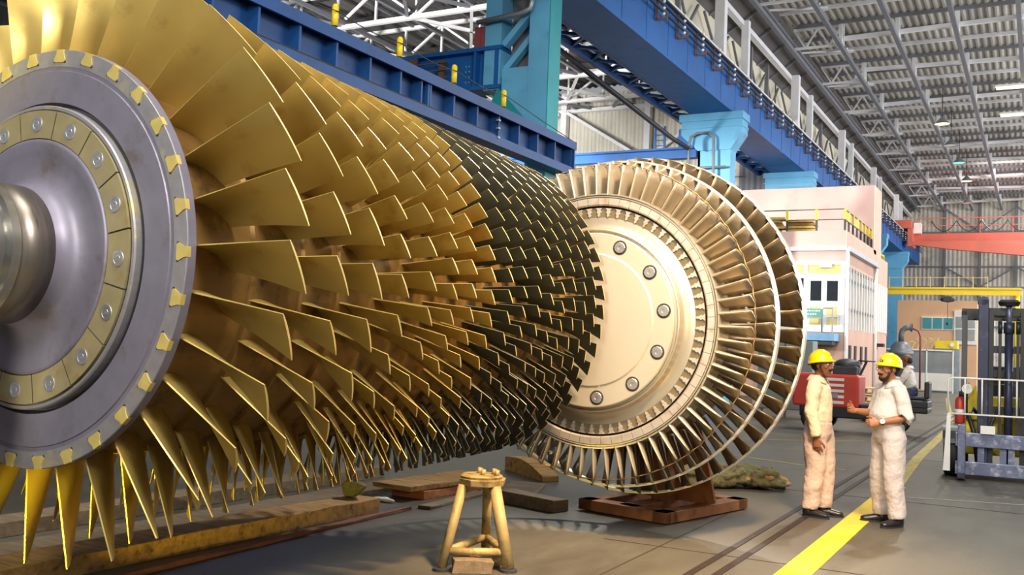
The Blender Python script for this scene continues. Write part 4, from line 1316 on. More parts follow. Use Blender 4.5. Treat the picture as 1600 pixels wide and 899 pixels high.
g = MB(); g.bar((-2.6, 68.9, 8.3), (-2.6, 68.9, 8.9), .03); g.lathe([(0, .06), (-.1, .1), (-.32, .25)], 12, 'Z', (-2.6, 68.85, 9.3)); g.build('crane_lamp', M['white'], t)

# ------------------------------------------------------------------ peach office, partition, vessel
t = thing('peach_office', 'peach plastered single-storey office with teal windows at the far end', 'building', (-4.8, 58, 0))
g = MB(); g.span((-7.0, 58, 0), (-3.0, 58.2, 4.85)); g.span((-7.0, 58.2, 0), (-6.8, 64, 4.85)); g.span((-3.2, 58.2, 0), (-3.0, 64, 4.85)); g.span((-7, 58.2, 4.7), (-3.0, 64, 4.85)); g.build('walls', M['peach'], t)
g = MB(); g.span((-5.75, 57.93, 3.25), (-4.15, 58.02, 3.95)); wf = g.build('window', M['white'], t)
for i in range(3):
    g = MB(); g.span((-5.7 + .53 * i, 57.9, 3.3), (-5.24 + .53 * i, 57.95, 3.9)); g.build('pane', M['glass_teal'], wf)
g = MB(); g.span((-4.12, 57.9, 2.5), (-3.0, 58.02, 4.3)); wf = g.build('window', M['white'], t)
for i in range(2):
    for j in range(2):
        g = MB(); g.span((-4.02 + .5 * i, 57.86, 2.72 + .68 * j), (-3.6 + .5 * i, 57.92, 3.3 + .68 * j)); g.build('pane', M['glass_grey'], wf)
t = thing('partition_screen', 'white and grey glazed partition standing in front of the peach office', 'partition', (-5, 53, 0))
g = MB(); g.span((-7.4, 53, .1), (-3.8, 53.08, .95)); g.build('lower_panel', M['offwhite'], t)
for i in range(3):
    x0 = -7.4 + 1.2 * i
    g = MB(); g.span((x0 + .04, 53.02, .95), (x0 + 1.16, 53.05, 2.05)); g.build('pane', M['glass_grey'], t)
g = MB()
for i in range(4): g.span((-7.4 + 1.2 * i - .03, 52.97, 0), (-7.4 + 1.2 * i + .03, 53.1, 2.1))
g.span((-7.4, 52.97, 2.05), (-3.8, 53.1, 2.12)); g.build('frame', M['white'], t)
t = thing('yellow_machine', 'yellow machine tool showing above the white partition', 'machine', (-4.6, 55, 0))
g = MB(); g.span((-4.9, 54.5, 0), (-3.6, 55.6, 2.2)); g.build('bed', M['galv'], t)
g = MB(); g.span((-4.75, 54.4, 2.2), (-3.7, 55.4, 2.6)); g.build('head', M['yellow'], t)
g = MB(); g.tube((-3.95, 54.38, 2.4), (-3.95, 54.3, 2.4), .1, n=12); g.build('dial', M['white'], t)
g = MB()
for i in range(5): g.bar((-5.9 + .25 * i, 54.8, 2.1), (-5.6 + .25 * i, 54.8, 2.75), .05)
g.bar((-6, 54.8, 2.5), (-4.8, 54.8, 2.75), .05); g.span((-5.95, 54.7, 0), (-5.0, 55.2, 2.1)); g.build('guard_frame', M['paleyellow'], t)
t = thing('pressure_vessel', 'grey domed pressure vessel with curved pipe behind the right-hand man', 'vessel', (-5.85, 50, 0))
g = MB(); g.lathe([(0, .5), (1.75, .5), (1.78, .56), (1.98, .56), (2.0, .5), (2.2, .44), (2.38, .3), (2.45, 0)], 32, 'Z', (-5.85, 50, 0)); g.build('tank', M['vessel'], t)
g = MB(); g.path([(-5.85, 50, 2.4), (-5.85, 50, 2.75), (-5.8, 50, 2.95), (-5.65, 50, 3.08), (-5.4, 50, 3.1)], .13, 14); g.lathe([(-.04, .2), (.04, .2)], 16, 'X', (-5.4, 50, 3.1), False); g.build('outlet_pipe', M['vessel'], t)
g = MB(); g.path([(-5.35, 50, 3.05), (-5.1, 50, 2.95), (-5.0, 50, 2.7), (-5.0, 50, .2)], .045, 8); g.build('riser_pipe', M['maroon'], t)
g = MB(); 
for a in range(3): g.bar((-5.85 + .42 * cos(a * 2.1), 50 + .42 * sin(a * 2.1), 0), (-5.85 + .42 * cos(a * 2.1), 50 + .42 * sin(a * 2.1), .3), .08)
g.build('legs', M['vessel'], t)
# yellow barrier far under the runway, tall grey cabinet, crates
t = thing('guard_railing', 'yellow guard railing hanging by the far runway columns', 'railing', (-7.4, 52, 5.6))
g = MB()
for i in range(5): g.bar((-7.55 + .02 * i, 49 + 1.6 * i, 6.0), (-7.55 + .02 * i, 49 + 1.6 * i, 7.1), .14)
for z in (6.1, 6.6, 7.05): g.bar((-7.55, 49, z), (-7.47, 55.4, z), .08)
g.build('bars', M['yellow'], t)
g = MB(); g.span((-8.3, 48.8, 5.85), (-7.4, 55.6, 5.95)); g.build('deck', M['dark_steel'], t)
t = thing('steel_cabinet', 'tall grey green cabinet on short legs behind the left-hand man', 'cabinet', (-5.5, 25, 0))
g = MB(); g.span((-6.3, 24.9, .22), (-4.95, 25.5, 1.95)); g.build('body', M['greycab'], t, bevel=.02)
g = MB()
for x in (-6.2, -5.62, -5.05): g.bar((x, 25.0, 0), (x, 25.0, .22), .05)
g.build('legs', M['grey_steel'], t)
g = MB(); g.span((-5.63, 24.88, .3), (-5.61, 24.91, 1.9)); g.build('door_gap', M['dark'], t)
for i in range(4):
    g = MB()
    z = .04 + .21 * i
    g.span((-4.0, 26.0, z), (-3.2, 26.8, z + .03)); g.span((-4.0, 26.0, z + .14), (-3.2, 26.8, z + .17))
    for x in (-4.0, -3.64, -3.28): g.span((x, 26.0, z + .03), (x + .08, 26.8, z + .14))
    o = g.build('pallet', M['paleyellow'], off=(-3.6, 26.4, 0)); o.location = (-3.6, 26.4, .0)
    tag(o, ['pale wooden pallet at the bottom of the stack behind the red tractor', 'pale wooden pallet second from the bottom behind the red tractor', 'pale wooden pallet second from the top behind the red tractor', 'pale wooden pallet on top of the stack behind the red tractor'][i], 'pallet', 'pallets behind the red tractor')

# ------------------------------------------------------------------ hanging lamps
def lamp(x, y, z, label, glow):
    t = thing('high_bay_lamp', label, 'lamp', (x, y, z))
    g = MB(); g.bar((x, y, z + .3), (x, y, 13.68 if x > -9 else 13.28), .03); g.build('rod', M['dark_steel'], t)
    g = MB(); g.lathe([(.32, .06), (.25, .12), (.0, .34)], 20, 'Z', (x, y, z)); g.build('shade', M['galv'], t)
    g = MB(); g.lathe([(.02, 0), (.02, .3)], 20, 'Z', (x, y, z)); g.build('lens', glow, t)
lamp(-3.9, 46.5, 12.0, 'amber hanging lamp nearest the photographer in the right roof row', M['lamp_glow'])
lamp(-3.9, 51.3, 12.0, 'unlit-looking pale hanging lamp between amber and green ones', M['white'])
lamp(-3.85, 56.0, 12.0, 'green-tinted hanging lamp in the right roof row', M['lamp_green'])
lamp(-3.85, 61.9, 12.0, 'amber hanging lamp fourth along the right roof row', M['lamp_glow'])
lamp(-4.3, 70.5, 12.0, 'small pale hanging lamp farthest along the right roof row', M['white'])
lamp(-12.6, 15.6, 9.3, 'white dome lamp hanging above the dark blue girder in the side bay', M['white'])
for i, (x, y) in enumerate(((-.9, 43.3), (-.9, 48.2))):
    t = thing('tube_light', ('nearer' if i == 0 else 'farther') + ' of two glowing tube lights under the roof at the right edge', 'lamp', (x, y, 12.6))
    g = MB(); g.span((x - .8, y - .12, 12.64), (x + .8, y + .12, 12.72)); g.build('housing', M['white'], t)
    g = MB(); g.tube((x - .75, y, 12.59), (x + .75, y, 12.59), .05, n=10); g.build('tube', M['tube_glow'], t)
# ------------------------------------------------------------------ people
def hand_shapes(mb, w, d, pn, side, curl=(.35, .5, .4), thumb=.5, s=1.0):
    """w wrist, d direction of the hand, pn direction the palm faces, side = direction of the thumb edge"""
    w = Vector(w); d = Vector(d).normalized(); pn = Vector(pn); pn = (pn - d * pn.dot(d)).normalized()
    ac = d.cross(pn).normalized()
    if ac.dot(Vector(side)) < 0: ac = -ac
    # palm
    pts = [w - d * .015 * s, w + d * .02 * s, w + d * .055 * s, w + d * .09 * s]
    mb.path(pts, [(.020 * s, .026 * s), (.017 * s, .034 * s), (.015 * s, .041 * s), (.012 * s, .040 * s)], 14, up=ac)
    lens = (.072, .080, .074, .058)
    for k, L in enumerate(lens):
        b = w + d * (.083 - .004 * abs(k - 1.2)) * s + ac * (.030 - .0195 * k) * s
        dirv = (d + ac * (.10 - .07 * k)).normalized()
        a = 0
        pts = [b - dirv * .01 * s, b]
        p = b
        for j, (fr, cu) in enumerate(zip((.44, .31, .25), curl)):
            a += cu * (1 + .12 * k)
            q = dirv * cos(a) + pn * sin(a)
            p = p + q * (L * fr * s); pts.append(p)
        mb.path(pts, [.0095 * s, .0095 * s, .0088 * s, .0080 * s, .0062 * s], 8)
        mb.ball(pts[-1], .0066 * s, 8, 6)
    t0 = w + d * .022 * s + ac * .026 * s
    td = (d * .75 + ac * .65 + pn * .25 * thumb).normalized()
    t1 = t0 + td * .04 * s
    t2 = t1 + (td + d * .35 + pn * .55 * thumb).normalized() * .03 * s
    t3 = t2 + (d * .9 + pn * .8 * thumb - ac * .1).normalized() * .026 * s
    mb.path([t0 - td * .012 * s, t0, t1, t2, t3], [.015 * s, .0145 * s, .0115 * s, .0105 * s, .007 * s], 9)
    mb.ball(t3, .0075 * s, 8, 6)

def head_shapes(mb, c, R, s=1.0):
    """c = base of skull (0,0,0 = chin level under ear axis)"""
    def T(p): return Vector(c) + R @ (Vector(p) * s)
    prof = [(-.012, .058, .030, .026), (.004, .050, .046, .042), (.03, .033, .075, .056), (.065, .020, .092, .066), (.10, .014, .098, .071), (.14, .008, .101, .075), (.18, .003, .093, .069), (.21, .0, .064, .050), (.225, .0, .022, .018)]
    vs = []
    n = 18
    for (z, cx, rx, ry) in prof:
        for k in range(n):
            a = 2 * pi * k / n
            # flatter face, rounder back
            x = cx + rx * cos(a) * (1 if cos(a) < 0 else .97)
            vs.append(T((x, ry * sin(a), z)))
    fs = []
    for i in range(len(prof) - 1):
        for k in range(n):
            fs.append((i * n + k, i * n + (k + 1) % n, (i + 1) * n + (k + 1) % n, (i + 1) * n + k))
    fs.append(tuple(range(n - 1, -1, -1))); fs.append(tuple((len(prof) - 1) * n + k for k in range(n)))
    mb.add(vs, fs, True)
    mb.path([T((.098, 0, .125)), T((.112, 0, .10)), T((.126, 0, .078)), T((.112, 0, .066))], [.009 * s, .011 * s, .0155 * s, .012 * s], 8)
    mb.ball(T((.108, .013, .072)), .010 * s, 8, 6); mb.ball(T((.108, -.013, .072)), .010 * s, 8, 6)
    mb.path([T((.088, -.042, .128)), T((.104, -.018, .131)), T((.104, .018, .131)), T((.088, .042, .128))], [.009 * s] * 4, 8)
    for sy in (-1, 1):
        mb.ball(T((.074, .045 * sy, .085)), (.022 * s, .018 * s, .020 * s), 8, 6, R)
        mb.ball(T((.004, .074 * sy, .098)), (.019 * s, .009 * s, .031 * s), 10, 8, R)
    mb.ball(T((.094, 0, .045)), (.017 * s, .028 * s, .010 * s), 10, 6, R)
    mb.ball(T((.092, 0, .033)), (.016 * s, .024 * s, .009 * s), 10, 6, R)
    mb.ball(T((.082, 0, .004)), (.020 * s, .024 * s, .018 * s), 10, 6, R)

def build_person(name, label, loc, rz, J, mats, helmet=True, voxel=.0045, extras=(), group=None):
    t = thing(name, label, 'person', loc, rz, group, local=True)
    V = {k: Vector(v) for k, v in J.items() if isinstance(v, (tuple, list)) and len(v) == 3}
    skin, shirt, trous = mats
    hy, hp, hrr = J.get('head_rot', (0, 0, 0))
    HR = Matrix.Rotation(hy, 3, 'Z') @ Matrix.Rotation(hp, 3, 'Y') @ Matrix.Rotation(hrr, 3, 'X')
    hc = V['head']
    # ---- body: one continuous surface
    b = MB()
    head_shapes(b, hc, HR)
    nb = V['neck']
    b.path([nb - Vector((0, 0, .09)), nb, hc + HR @ Vector((-.005, 0, .01)), hc + HR @ Vector((.0, 0, .06))], [.075, .060, .056, .055], 14)
    ch, wa, pe = V['chest'], V['waist'], V['pelvis']
    b.path([pe - Vector((0, 0, .06)), pe, wa, ch, nb - Vector((0, 0, .07)), nb - Vector((0, 0, .02))], [(.13, .08), (.145, .095), (.13, .09), (.15, .10), (.13, .07), (.06, .05)], 16, up=(1, 0, 0))
    for sd in ('L', 'R'):
        sh, el, wr = V['shoulder' + sd], V['elbow' + sd], V['wrist' + sd]
        b.path([ch + (sh - ch) * .6, sh, sh.lerp(el, .5), el, el.lerp(wr, .35), wr.lerp(el, .15), wr], [.05, .052, .046, .038, .038, .028, .025], 12)
        hd, hn, hs, cu, th = J['hand' + sd]
        hand_shapes(b, wr, hd, hn, hs, cu, th)
        hi, kn, an = V['hip' + sd], V['knee' + sd], V['ankle' + sd]
        b.path([hi + Vector((0, 0, .05)), hi, hi.lerp(kn, .5), kn, kn.lerp(an, .35), an], [.08, .085, .072, .052, .052, .036], 12)
        b.path([an, an - Vector((0, 0, .04))], [.036, .036], 10)
    remesh(b, 'body', skin, t, voxel, 3, off=(0, 0, 0))
    # ---- trousers
    b = MB()
    gz = J.get('belt', .98)
    wv = Vector(V['waist']); 
    top = pe.lerp(wv, .72)
    b.path([pe - Vector((0, 0, .10)), pe - Vector((0, 0, .03)), pe.lerp(wv, .35), top], [(.155, .11), (.178, .135), (.172, .135), (.165, .125)], 20, up=(1, 0, 0))
    for sd in ('L', 'R'):
        hi, kn, an = V['hip' + sd], V['knee' + sd], V['ankle' + sd]
        d = (kn - hi).normalized()
        hem = an + (kn - an).normalized() * -.005
        pts = [hi + Vector((0, 0, .06)), hi, hi.lerp(kn, .45), kn - (kn - hi) * .04, kn.lerp(an, .3), kn.lerp(an, .7), kn.lerp(an, .88), kn.lerp(an, .97), hem]
        rr = [.09, .112, .106, .094, .09, .082, .083, .078, .074]
        b.path(pts, [(r, r * 1.05) for r in rr], 16)
    tr = remesh(b, 'trousers', trous, t, .011, 4, off=(0, 0, 0), noise=.009, nscale=9)
    # ---- shirt with sleeves
    b = MB()
    bl = J.get('belly', .0)
    fx = Vector((1, 0, 0))
    low = pe.lerp(wv, .55)
    b.path([low, pe.lerp(wv, .85) + fx * bl * .6, wv.lerp(ch, .25) + fx * bl, wv.lerp(ch, .6) + fx * bl * .6, ch, ch.lerp(nb, .45), nb - Vector((.005, 0, .045)), nb - Vector((.005, 0, .005))],
           [(.158, .115), (.172, .128 + bl * .5), (.172, .128 + bl * .6), (.172, .128), (.172, .124), (.160, .106), (.105, .078), (.072, .066)], 22, up=(1, 0, 0))
    for sd in ('L', 'R'):
        sh, el, wr = V['shoulder' + sd], V['elbow' + sd], V['wrist' + sd]
        f = J.get('sleeve' + sd, .9)
        pts = [ch.lerp(sh, .55), sh, sh.lerp(el, .35), sh.lerp(el, .75)]
        rr = [.070, .072, .070, .069]
        if f > .1:
            pts += [el, el.lerp(wr, f * .5), el.lerp(wr, f * .85), el.lerp(wr, f)]
            rr += [.064, .060, .056, .056]
        else:
            pts += [sh.lerp(el, .98), el.lerp(wr, f)]
            rr += [.078, .082]
        b.path(pts, rr, 14)
    remesh(b, 'shirt', shirt, t, .011, 3, off=(0, 0, 0), noise=.011, nscale=8)
    # collar
    b = MB()
    cb = nb + Vector((-.012, 0, -.02))
    ring = []
    for i in range(15):
        a = radians(28 + 304 * i / 14)
        ring.append(cb + Vector((.072 * cos(a) + .005, .072 * sin(a), .012 - .028 * (cos(a) > .5) * cos(a))))
    vs = []
    for p in ring:
        o_ = (p - cb); o_.z = 0; o_.normalize()
        vs += [p + Vector((0, 0, .040)) + o_ * .004, p + o_ * .045 + Vector((0, 0, -.018)), p + o_ * .041 + Vector((0, 0, -.026)), p + Vector((0, 0, .02)) - o_ * .004]
    fs = []
    for i in range(14):
        for k in range(4): fs.append((i * 4 + k, i * 4 + (k + 1) % 4, i * 4 + 4 + (k + 1) % 4, i * 4 + 4 + k))
    fs += [(0, 1, 2, 3), (59, 58, 57, 56)]
    b.add(vs, fs, True); b.build('collar', shirt, t, off=(0, 0, 0))
    # placket with buttons
    # shoes
    for sd in ('L', 'R'):
        an = V['ankle' + sd]
        yaw_ = J.get('foot' + sd, 0)
        R = Matrix.Rotation(yaw_, 3, 'Z')
        b = MB()
        O = Vector((an.x, an.y, 0))
        def S(x, y, z): return O + R @ Vector((x, y, z))
        b.path([S(-.065, 0, .045), S(-.03, 0, .048), S(.04, 0, .045), (S(.11, 0, .036)), S(.17, 0, .030), S(.195, 0, .026)], [(.030, .034), (.040, .044), (.043, .042), (.047, .034), (.042, .027), (.022, .018)], 14, up=(0, 0, 1))
        b.path([S(-.02, 0, .05), S(-.02, 0, .105)], [(.043, .05), (.044, .048)], 12, up=(1, 0, 0))
        sh_ = remesh(b, 'shoe', M['shoe'], t, .007, 2, off=(0, 0, 0))
        b = MB()
        outl = []
        for i in range(20):
            a = 2 * pi * i / 20
            outl.append((.062 + .14 * cos(a), (.044 + .008 * cos(a)) * sin(a)))
        b.prism(outl, (0, 0, .018), O, R @ Vector((1, 0, 0)), R @ Vector((0, 1, 0)))
        b.build('sole', M['rubber'], sh_, off=(0, 0, 0))
    # hair, eyes, moustache
    def H(p): return hc + HR @ Vector(p)
    b = MB()
    b.ball(H((-.026, 0, .112)), (.085, .0775, .088), 18, 12, HR)
    for sy in (-1, 1): b.ball(H((.03, .066 * sy, .10)), (.016, .008, .032), 8, 6, HR)
    b.build('hair', M['hair'], t, off=(0, 0, 0))
    b = MB(); b.path([H((.102, -.030, .052)), H((.116, -.014, .058)), H((.116, .014, .058)), H((.102, .030, .052))], [.006, .010, .010, .006], 8); b.build('moustache', M['hair'], t, off=(0, 0, 0))
    for sy in (-1, 1):
        b = MB(); b.ball(H((.092, .030 * sy, .112)), (.011, .014, .009), 10, 8, HR); e = b.build('eye', M['eye'], t, off=(0, 0, 0))
        b = MB(); b.ball(H((.1005, .031 * sy, .112)), (.004, .0065, .0065), 8, 6, HR); b.build('pupil', M['pupil'], e, off=(0, 0, 0))
        b = MB(); b.path([H((.100, .014 * sy, .134)), H((.101, .032 * sy, .140)), H((.089, .05 * sy, .133))], [.004, .0055, .003], 6); b.build('eyebrow', M['hair'], t, off=(0, 0, 0))
    if 'beard' in extras:
        b = MB()
        b.path([H((.055, -.060, .075)), H((.06, -.056, .04)), H((.075, -.04, .012)), H((.092, 0, .002)), H((.075, .04, .012)), H((.06, .056, .04)), H((.055, .060, .075))], [.010, .013, .017, .021, .017, .013, .010], 9)
        b.build('beard', M['hair'], t, off=(0, 0, 0))
    if 'glasses' in extras:
        b = MB()
        for sy in (-1, 1):
            pts = [H((.112, .033 * sy + .023 * cos(a), .110 + .017 * sin(a))) for a in [2 * pi * i / 14 for i in range(15)]]
            b.path(pts, .0022, 5, False)
            b.path([H((.110, .056 * sy, .114)), H((.06, .074 * sy, .116)), H((.0, .078 * sy, .112))], .0022, 5)
        b.path([H((.113, -.010, .113)), H((.117, 0, .116)), H((.113, .010, .113))], .002, 5)
        b.build('spectacles', M['strap'], t, off=(0, 0, 0))
    if helmet:
        HT = HR @ Matrix.Rotation(-.24, 3, 'Y')
        def HH(p): return hc + HR @ Vector((0, 0, .12)) + HT @ (Vector(p) - Vector((0.006, 0, .126)))
        b = MB()
        prof = [(.128, .150, .138, .122, 0), (.134, .172, .142, .126, 0), (.138, .172, .142, .126, 0), (.142, .134, .130, .112, 0), (.170, .130, .127, .110, 0), (.205, .116, .113, .098, 0), (.235, .088, .086, .074, 0), (.255, .052, .052, .044, 0), (.262, .0, .0, .0, 0)]
        n = 36
        vs = []
        for (z, rf, rb, ry, _) in prof:
            for k in range(n):
                a = 2 * pi * k / n
                r = rf if cos(a) > 0 else rb
                zz = z - (.016 * max(0, cos(a)) ** 2 if z < .141 else 0)
                x = r * cos(a)
                if z < .141 and cos(a) > 0: x = rb * cos(a) + (rf - rb) * cos(a) ** 3
                vs.append(HH((x * .94 - .004, ry * .94 * sin(a), zz)))
        fs = []
        for i in range(len(prof) - 1):
            for k in range(n): fs.append((i * n + k, i * n + (k + 1) % n, (i + 1) * n + (k + 1) % n, (i + 1) * n + k))
        b.add(vs, fs, True)
        # crown ridge
        b.path([HH((.118, 0, .172)), HH((.104, 0, .212)), HH((.055, 0, .252)), HH((-.004, 0, .264)), HH((-.06, 0, .25)), HH((-.107, 0, .21)), HH((-.121, 0, .172))], [(.012, .006)] * 7, 8)
        he = b.build('safety_helmet', M['helmet'], t, off=(0, 0, 0))
        if 'emblem' in extras:
            g = MB(); g.ball(HH((.119, .012, .166)), (.006, .024, .012), 12, 8, HT); g.build('emblem', M['black'], he, off=(0, 0, 0))
            g = MB(); g.ball(HH((.124, .012, .166)), (.003, .014, .004), 8, 6, HT); g.build('emblem_mark', M['white'], he, off=(0, 0, 0))
        b = MB(); 
        for sy in (-1, 1): b.path([H((.035, .086 * sy, .135)), H((.045, .074 * sy, .075)), H((.06, .05 * sy, .015)), H((.068, .02 * sy, -.014)), H((.068, 0, -.017))], .0055, 6)
        b.build('chin_strap', M['strap'], t, off=(0, 0, 0))
    return t, V, HR

D = Vector
J1 = dict(pelvis=(0, 0, .86), waist=(.005, 0, .98), chest=(.0, 0, 1.20), neck=(-.005, 0, 1.375), head=(.015, 0, 1.405),
          shoulderL=(-.005, .165, 1.31), elbowL=(-.03, .215, 1.04), wristL=(.03, .215, .80),
          shoulderR=(-.005, -.165, 1.31), elbowR=(-.02, -.22, 1.04), wristR=(.035, -.215, .79),
          hipL=(.02, .085, .83), kneeL=(.06, .085, .46), ankleL=(.045, .085, .085),
          hipR=(-.01, -.085, .83), kneeR=(.0, -.09, .46), ankleR=(-.045, -.09, .085),
          footL=.15, footR=-.12, head_rot=(-.32, .03, 0), sleeveL=.93, sleeveR=.93, belly=.0,
          handL=((.05, 0, -1), (0, -1, 0), (1, 0, 0), (.25, .35, .3), .5), handR=((.08, .02, -1), (0, 1, 0), (1, 0, 0), (.25, .38, .32), .5))
build_person('person', 'man in cream shirt and stained trousers with yellow helmet, arm hanging, facing right', (-1.955, 10.18, 0), radians(-2), J1, (M['skin1'], M['shirt1'], M['trousers1']))
J2 = dict(pelvis=(0, 0, .87), waist=(.01, 0, 1.0), chest=(.0, 0, 1.20), neck=(-.01, 0, 1.365), head=(.005, 0, 1.395),
          shoulderL=(-.01, .165, 1.30), elbowL=(-.05, .215, 1.04), wristL=(.175, .115, .985),
          shoulderR=(-.01, -.165, 1.30), elbowR=(.04, -.215, 1.05), wristR=(.27, -.17, 1.075),
          hipL=(.0, .09, .84), kneeL=(.015, .115, .46), ankleL=(-.02, .135, .085),
          hipR=(.0, -.09, .84), kneeR=(.02, -.12, .46), ankleR=(-.02, -.14, .085),
          footL=.25, footR=-.35, head_rot=(.2, .06, 0), sleeveL=.06, sleeveR=.25, belly=.03,
          handL=((1, -.25, -.08), (-.2, -1, -.25), (.1, 0, 1), (.65, .8, .5), .8), handR=((.9, .25, .25), (-.1, .9, .3), (.2, -.1, 1), (.5, .75, .5), .7))
man2, V2, HR2 = build_person('person', 'man in pale shirt with spectacles and beard under yellow helmet, gesturing with both hands', (-1.285, 10.16, 0), radians(218), J2, (M['skin2'], M['shirt2'], M['trousers2']), extras=('beard', 'glasses', 'emblem'))
# watch
wr, el = V2['wristL'], V2['elbowL']
d = (el - wr).normalized()
g = MB(); c0 = wr + d * .03; g.path([c0 - d * .010, c0 + d * .010], [.0335, .0345], 16); wt = g.build('wrist_watch', M['strap'], man2, off=(0, 0, 0))
outv = Vector((.35, .95, .25)); outv = (outv - d * outv.dot(d)).normalized()
g = MB(); g.path([c0 + outv * .028, c0 + outv * .042], [.021, .021], 18); g.build('watch_dial', M['watch'], wt, off=(0, 0, 0))
g = MB(); g.path([c0 + outv * .027, c0 + outv * .039], [.024, .024], 18); g.build('watch_case', M['bolt_steel'], wt, off=(0, 0, 0))
# shirt pocket on the left chest
g = MB()
R_ = Matrix.Rotation(.45, 3, 'Z')

# ------------------------------------------------------------------ forklift
fk = thing('forklift', 'dark-masted forklift truck with white pipe load guard at the right edge', 'forklift', (-.39, 15.0, 0), .06, local=True)
def F(name, m, parent=fk, **kw):
    return lambda mb: mb.build(name, m, parent, off=(0, 0, 0), **kw)
for sx in (-1, 1):
    x = .305 * sx
    g = MB()
    g.span((x - .065, -.06, .10), (x + .065, -.02, 2.47)); g.span((x - .065, .05, .10), (x + .065, .09, 2.42)); g.span((x + (.03 if sx < 0 else -.05), -.05, .1), (x + (.05 if sx < 0 else -.03), .08, 2.42))
    g.tube((x, -.06, 2.44), (x, .09, 2.44), .065, n=16)
    F('mast_channel', M['mast'], bevel=.008)(g)
    g = MB(); g.span((x - .045 + .11 * -sx, .0, .12), (x + .02 + .11 * -sx, .08, 2.3)); F('inner_mast', M['black'])(g)
g = MB(); g.tube((.01, 0, .15), (.01, 0, 2.05), .052, n=20); g.tube((.01, 0, 2.0), (.01, 0, 2.15), .068, n=20); F('lift_cylinder', M['mast'])(g)
g = MB(); g.tube((.01, 0, 2.1), (.01, 0, 2.4), .034, n=16); F('piston_rod', M['carriage'])(g)
g = MB(); g.tube((.01, -.02, 2.4), (.01, .06, 2.4), .05, n=16); g.lathe([(2.38, 0), (2.38, .12), (2.43, .14), (2.46, .11), (2.46, 0)], 20, 'Z', (.01, .02, 0), False); F('chain_sheave', M['black'])(g)
for x in (-.1, .12):
    g = MB(); g.span((x - .02, -.03, .5), (x + .02, 0, 2.1)); g.tube((x - .025, .0, 2.08), (x + .025, .0, 2.08), .09, n=16); F('lift_chain', M['black'])(g)
for z in (2.30, 1.78, 1.45, .95):
    g = MB(); g.span((-.30, .05, z - .05), (.30, .12, z + .05)); F('mast_crossbar', M['black'])(g)
# overhead guard
g = MB()
g.span((-.58, .55, 2.24), (.58, .62, 2.36)); g.span((-.58, 1.75, 2.24), (.58, 1.82, 2.34)); 
for x in (-.55, .55): g.span((x - .035, .55, 2.24), (x + .035, 1.8, 2.32))
for i in range(5): g.span((-.4 + .2 * i - .02, .6, 2.26), (-.4 + .2 * i + .02, 1.78, 2.31))
F('overhead_guard', M['black'])(g)
for x in (-.54, .54):
    g = MB(); g.bar((x, .58, 2.26), (x, .42, 1.0), .075, .09); F('guard_pillar', M['black'])(g)
    g = MB(); g.bar((x, 1.78, 2.26), (x, 1.85, 1.0), .07); F('guard_pillar', M['black'])(g)
# body
g = MB(); g.span((-.52, .35, .3), (.52, 1.0, .78)); g.span((-.52, 1.0, .3), (.52, 2.1, .95)); F('chassis', M['yellow'], bevel=.03)(g)
g = MB(); g.prism([(-.52, .78), (-.52, 1.0), (-.44, 1.22), (-.38, 1.28), (-.34, .78)], (0, .22, 0), (0, .3, 0)); F('cowl_post', M['yellow'], bevel=.02)(g)
g = MB(); g.span((-.40, .42, .78), (.40, .55, 1.12)); F('dash_panel', M['yellow'], bevel=.03)(g)
g = MB(); g.span((-.52, 2.1, .3), (.52, 2.5, 1.05)); F('counterweight', M['yellow'], bevel=.08)(g)
g = MB(); g.span((-.25, 1.2, .95), (.25, 1.65, 1.1)); g.span((-.25, 1.6, 1.05), (.25, 1.75, 1.55)); F('seat', M['black'], bevel=.04)(g)
g = MB(); g.lathe([(-.012, .16), (0, .172), (.012, .16), (0, .148)], 28, 'Z', (0, .85, 1.28), True, closed=True); g.bar((0, .85, 1.28), (0, .6, 1.0), .04); g.bar((-.16, .85, 1.28), (.16, .85, 1.28), .03); F('steering_wheel', M['black'])(g)
for (x, y, r_) in ((-.68, .22, .34), (.68, .22, .34), (-.58, 1.95, .26), (.58, 1.95, .26)):
    g = MB(); g.lathe([(-.1, .12), (-.11, r_ * .85), (-.09, r_), (.09, r_), (.11, r_ * .85), (.1, .12)], 32, 'X', (x, y, r_)); wl_ = F('wheel', M['rubber'])(g)
    g = MB(); g.lathe([(-.06, 0), (-.07, .17), (.07, .17), (.06, 0)], 20, 'X', (x, y, r_)); g.build('wheel_hub', M['yellow'], wl_, off=(0, 0, 0))
    g = MB(); g.lathe([(-.12, r_ + .03), (.12, r_ + .03), (.12, r_ + .045), (-.12, r_ + .045)], 14, 'X', (x, y, r_), False, a0=radians(20), a1=radians(160), closed=True); F('fender', M['black'])(g)
# carriage
for z0, z1 in ((.44, .63), (.06, .24)):
    g = MB(); g.span((-.64, -.16, z0), (.64, -.10, z1)); F('carriage_bar', M['carriage'], bevel=.01)(g)
g = MB()
for x in (-.32, -.05, .05, .32): g.span((x - .04, -.11, .08), (x + .04, -.06, .62))
F('carriage_plate', M['carriage'])(g)
for x in (-.56, .56):
    g = MB(); g.span((x - .05, -.2, .03), (x + .05, -.15, .74)); F('fork_shank', M['carriage'], bevel=.008)(g)
    g = MB(); g.prism([(-.2, .03), (-.2, .085), (-.32, .075), (-1.0 if x > 0 else -.42, .05), (-1.0 if x > 0 else -.42, .03)], (.1, 0, 0), (x - .05, 0, 0), (0, 1, 0), (0, 0, 1)); F('fork_tine', M['black'])(g)
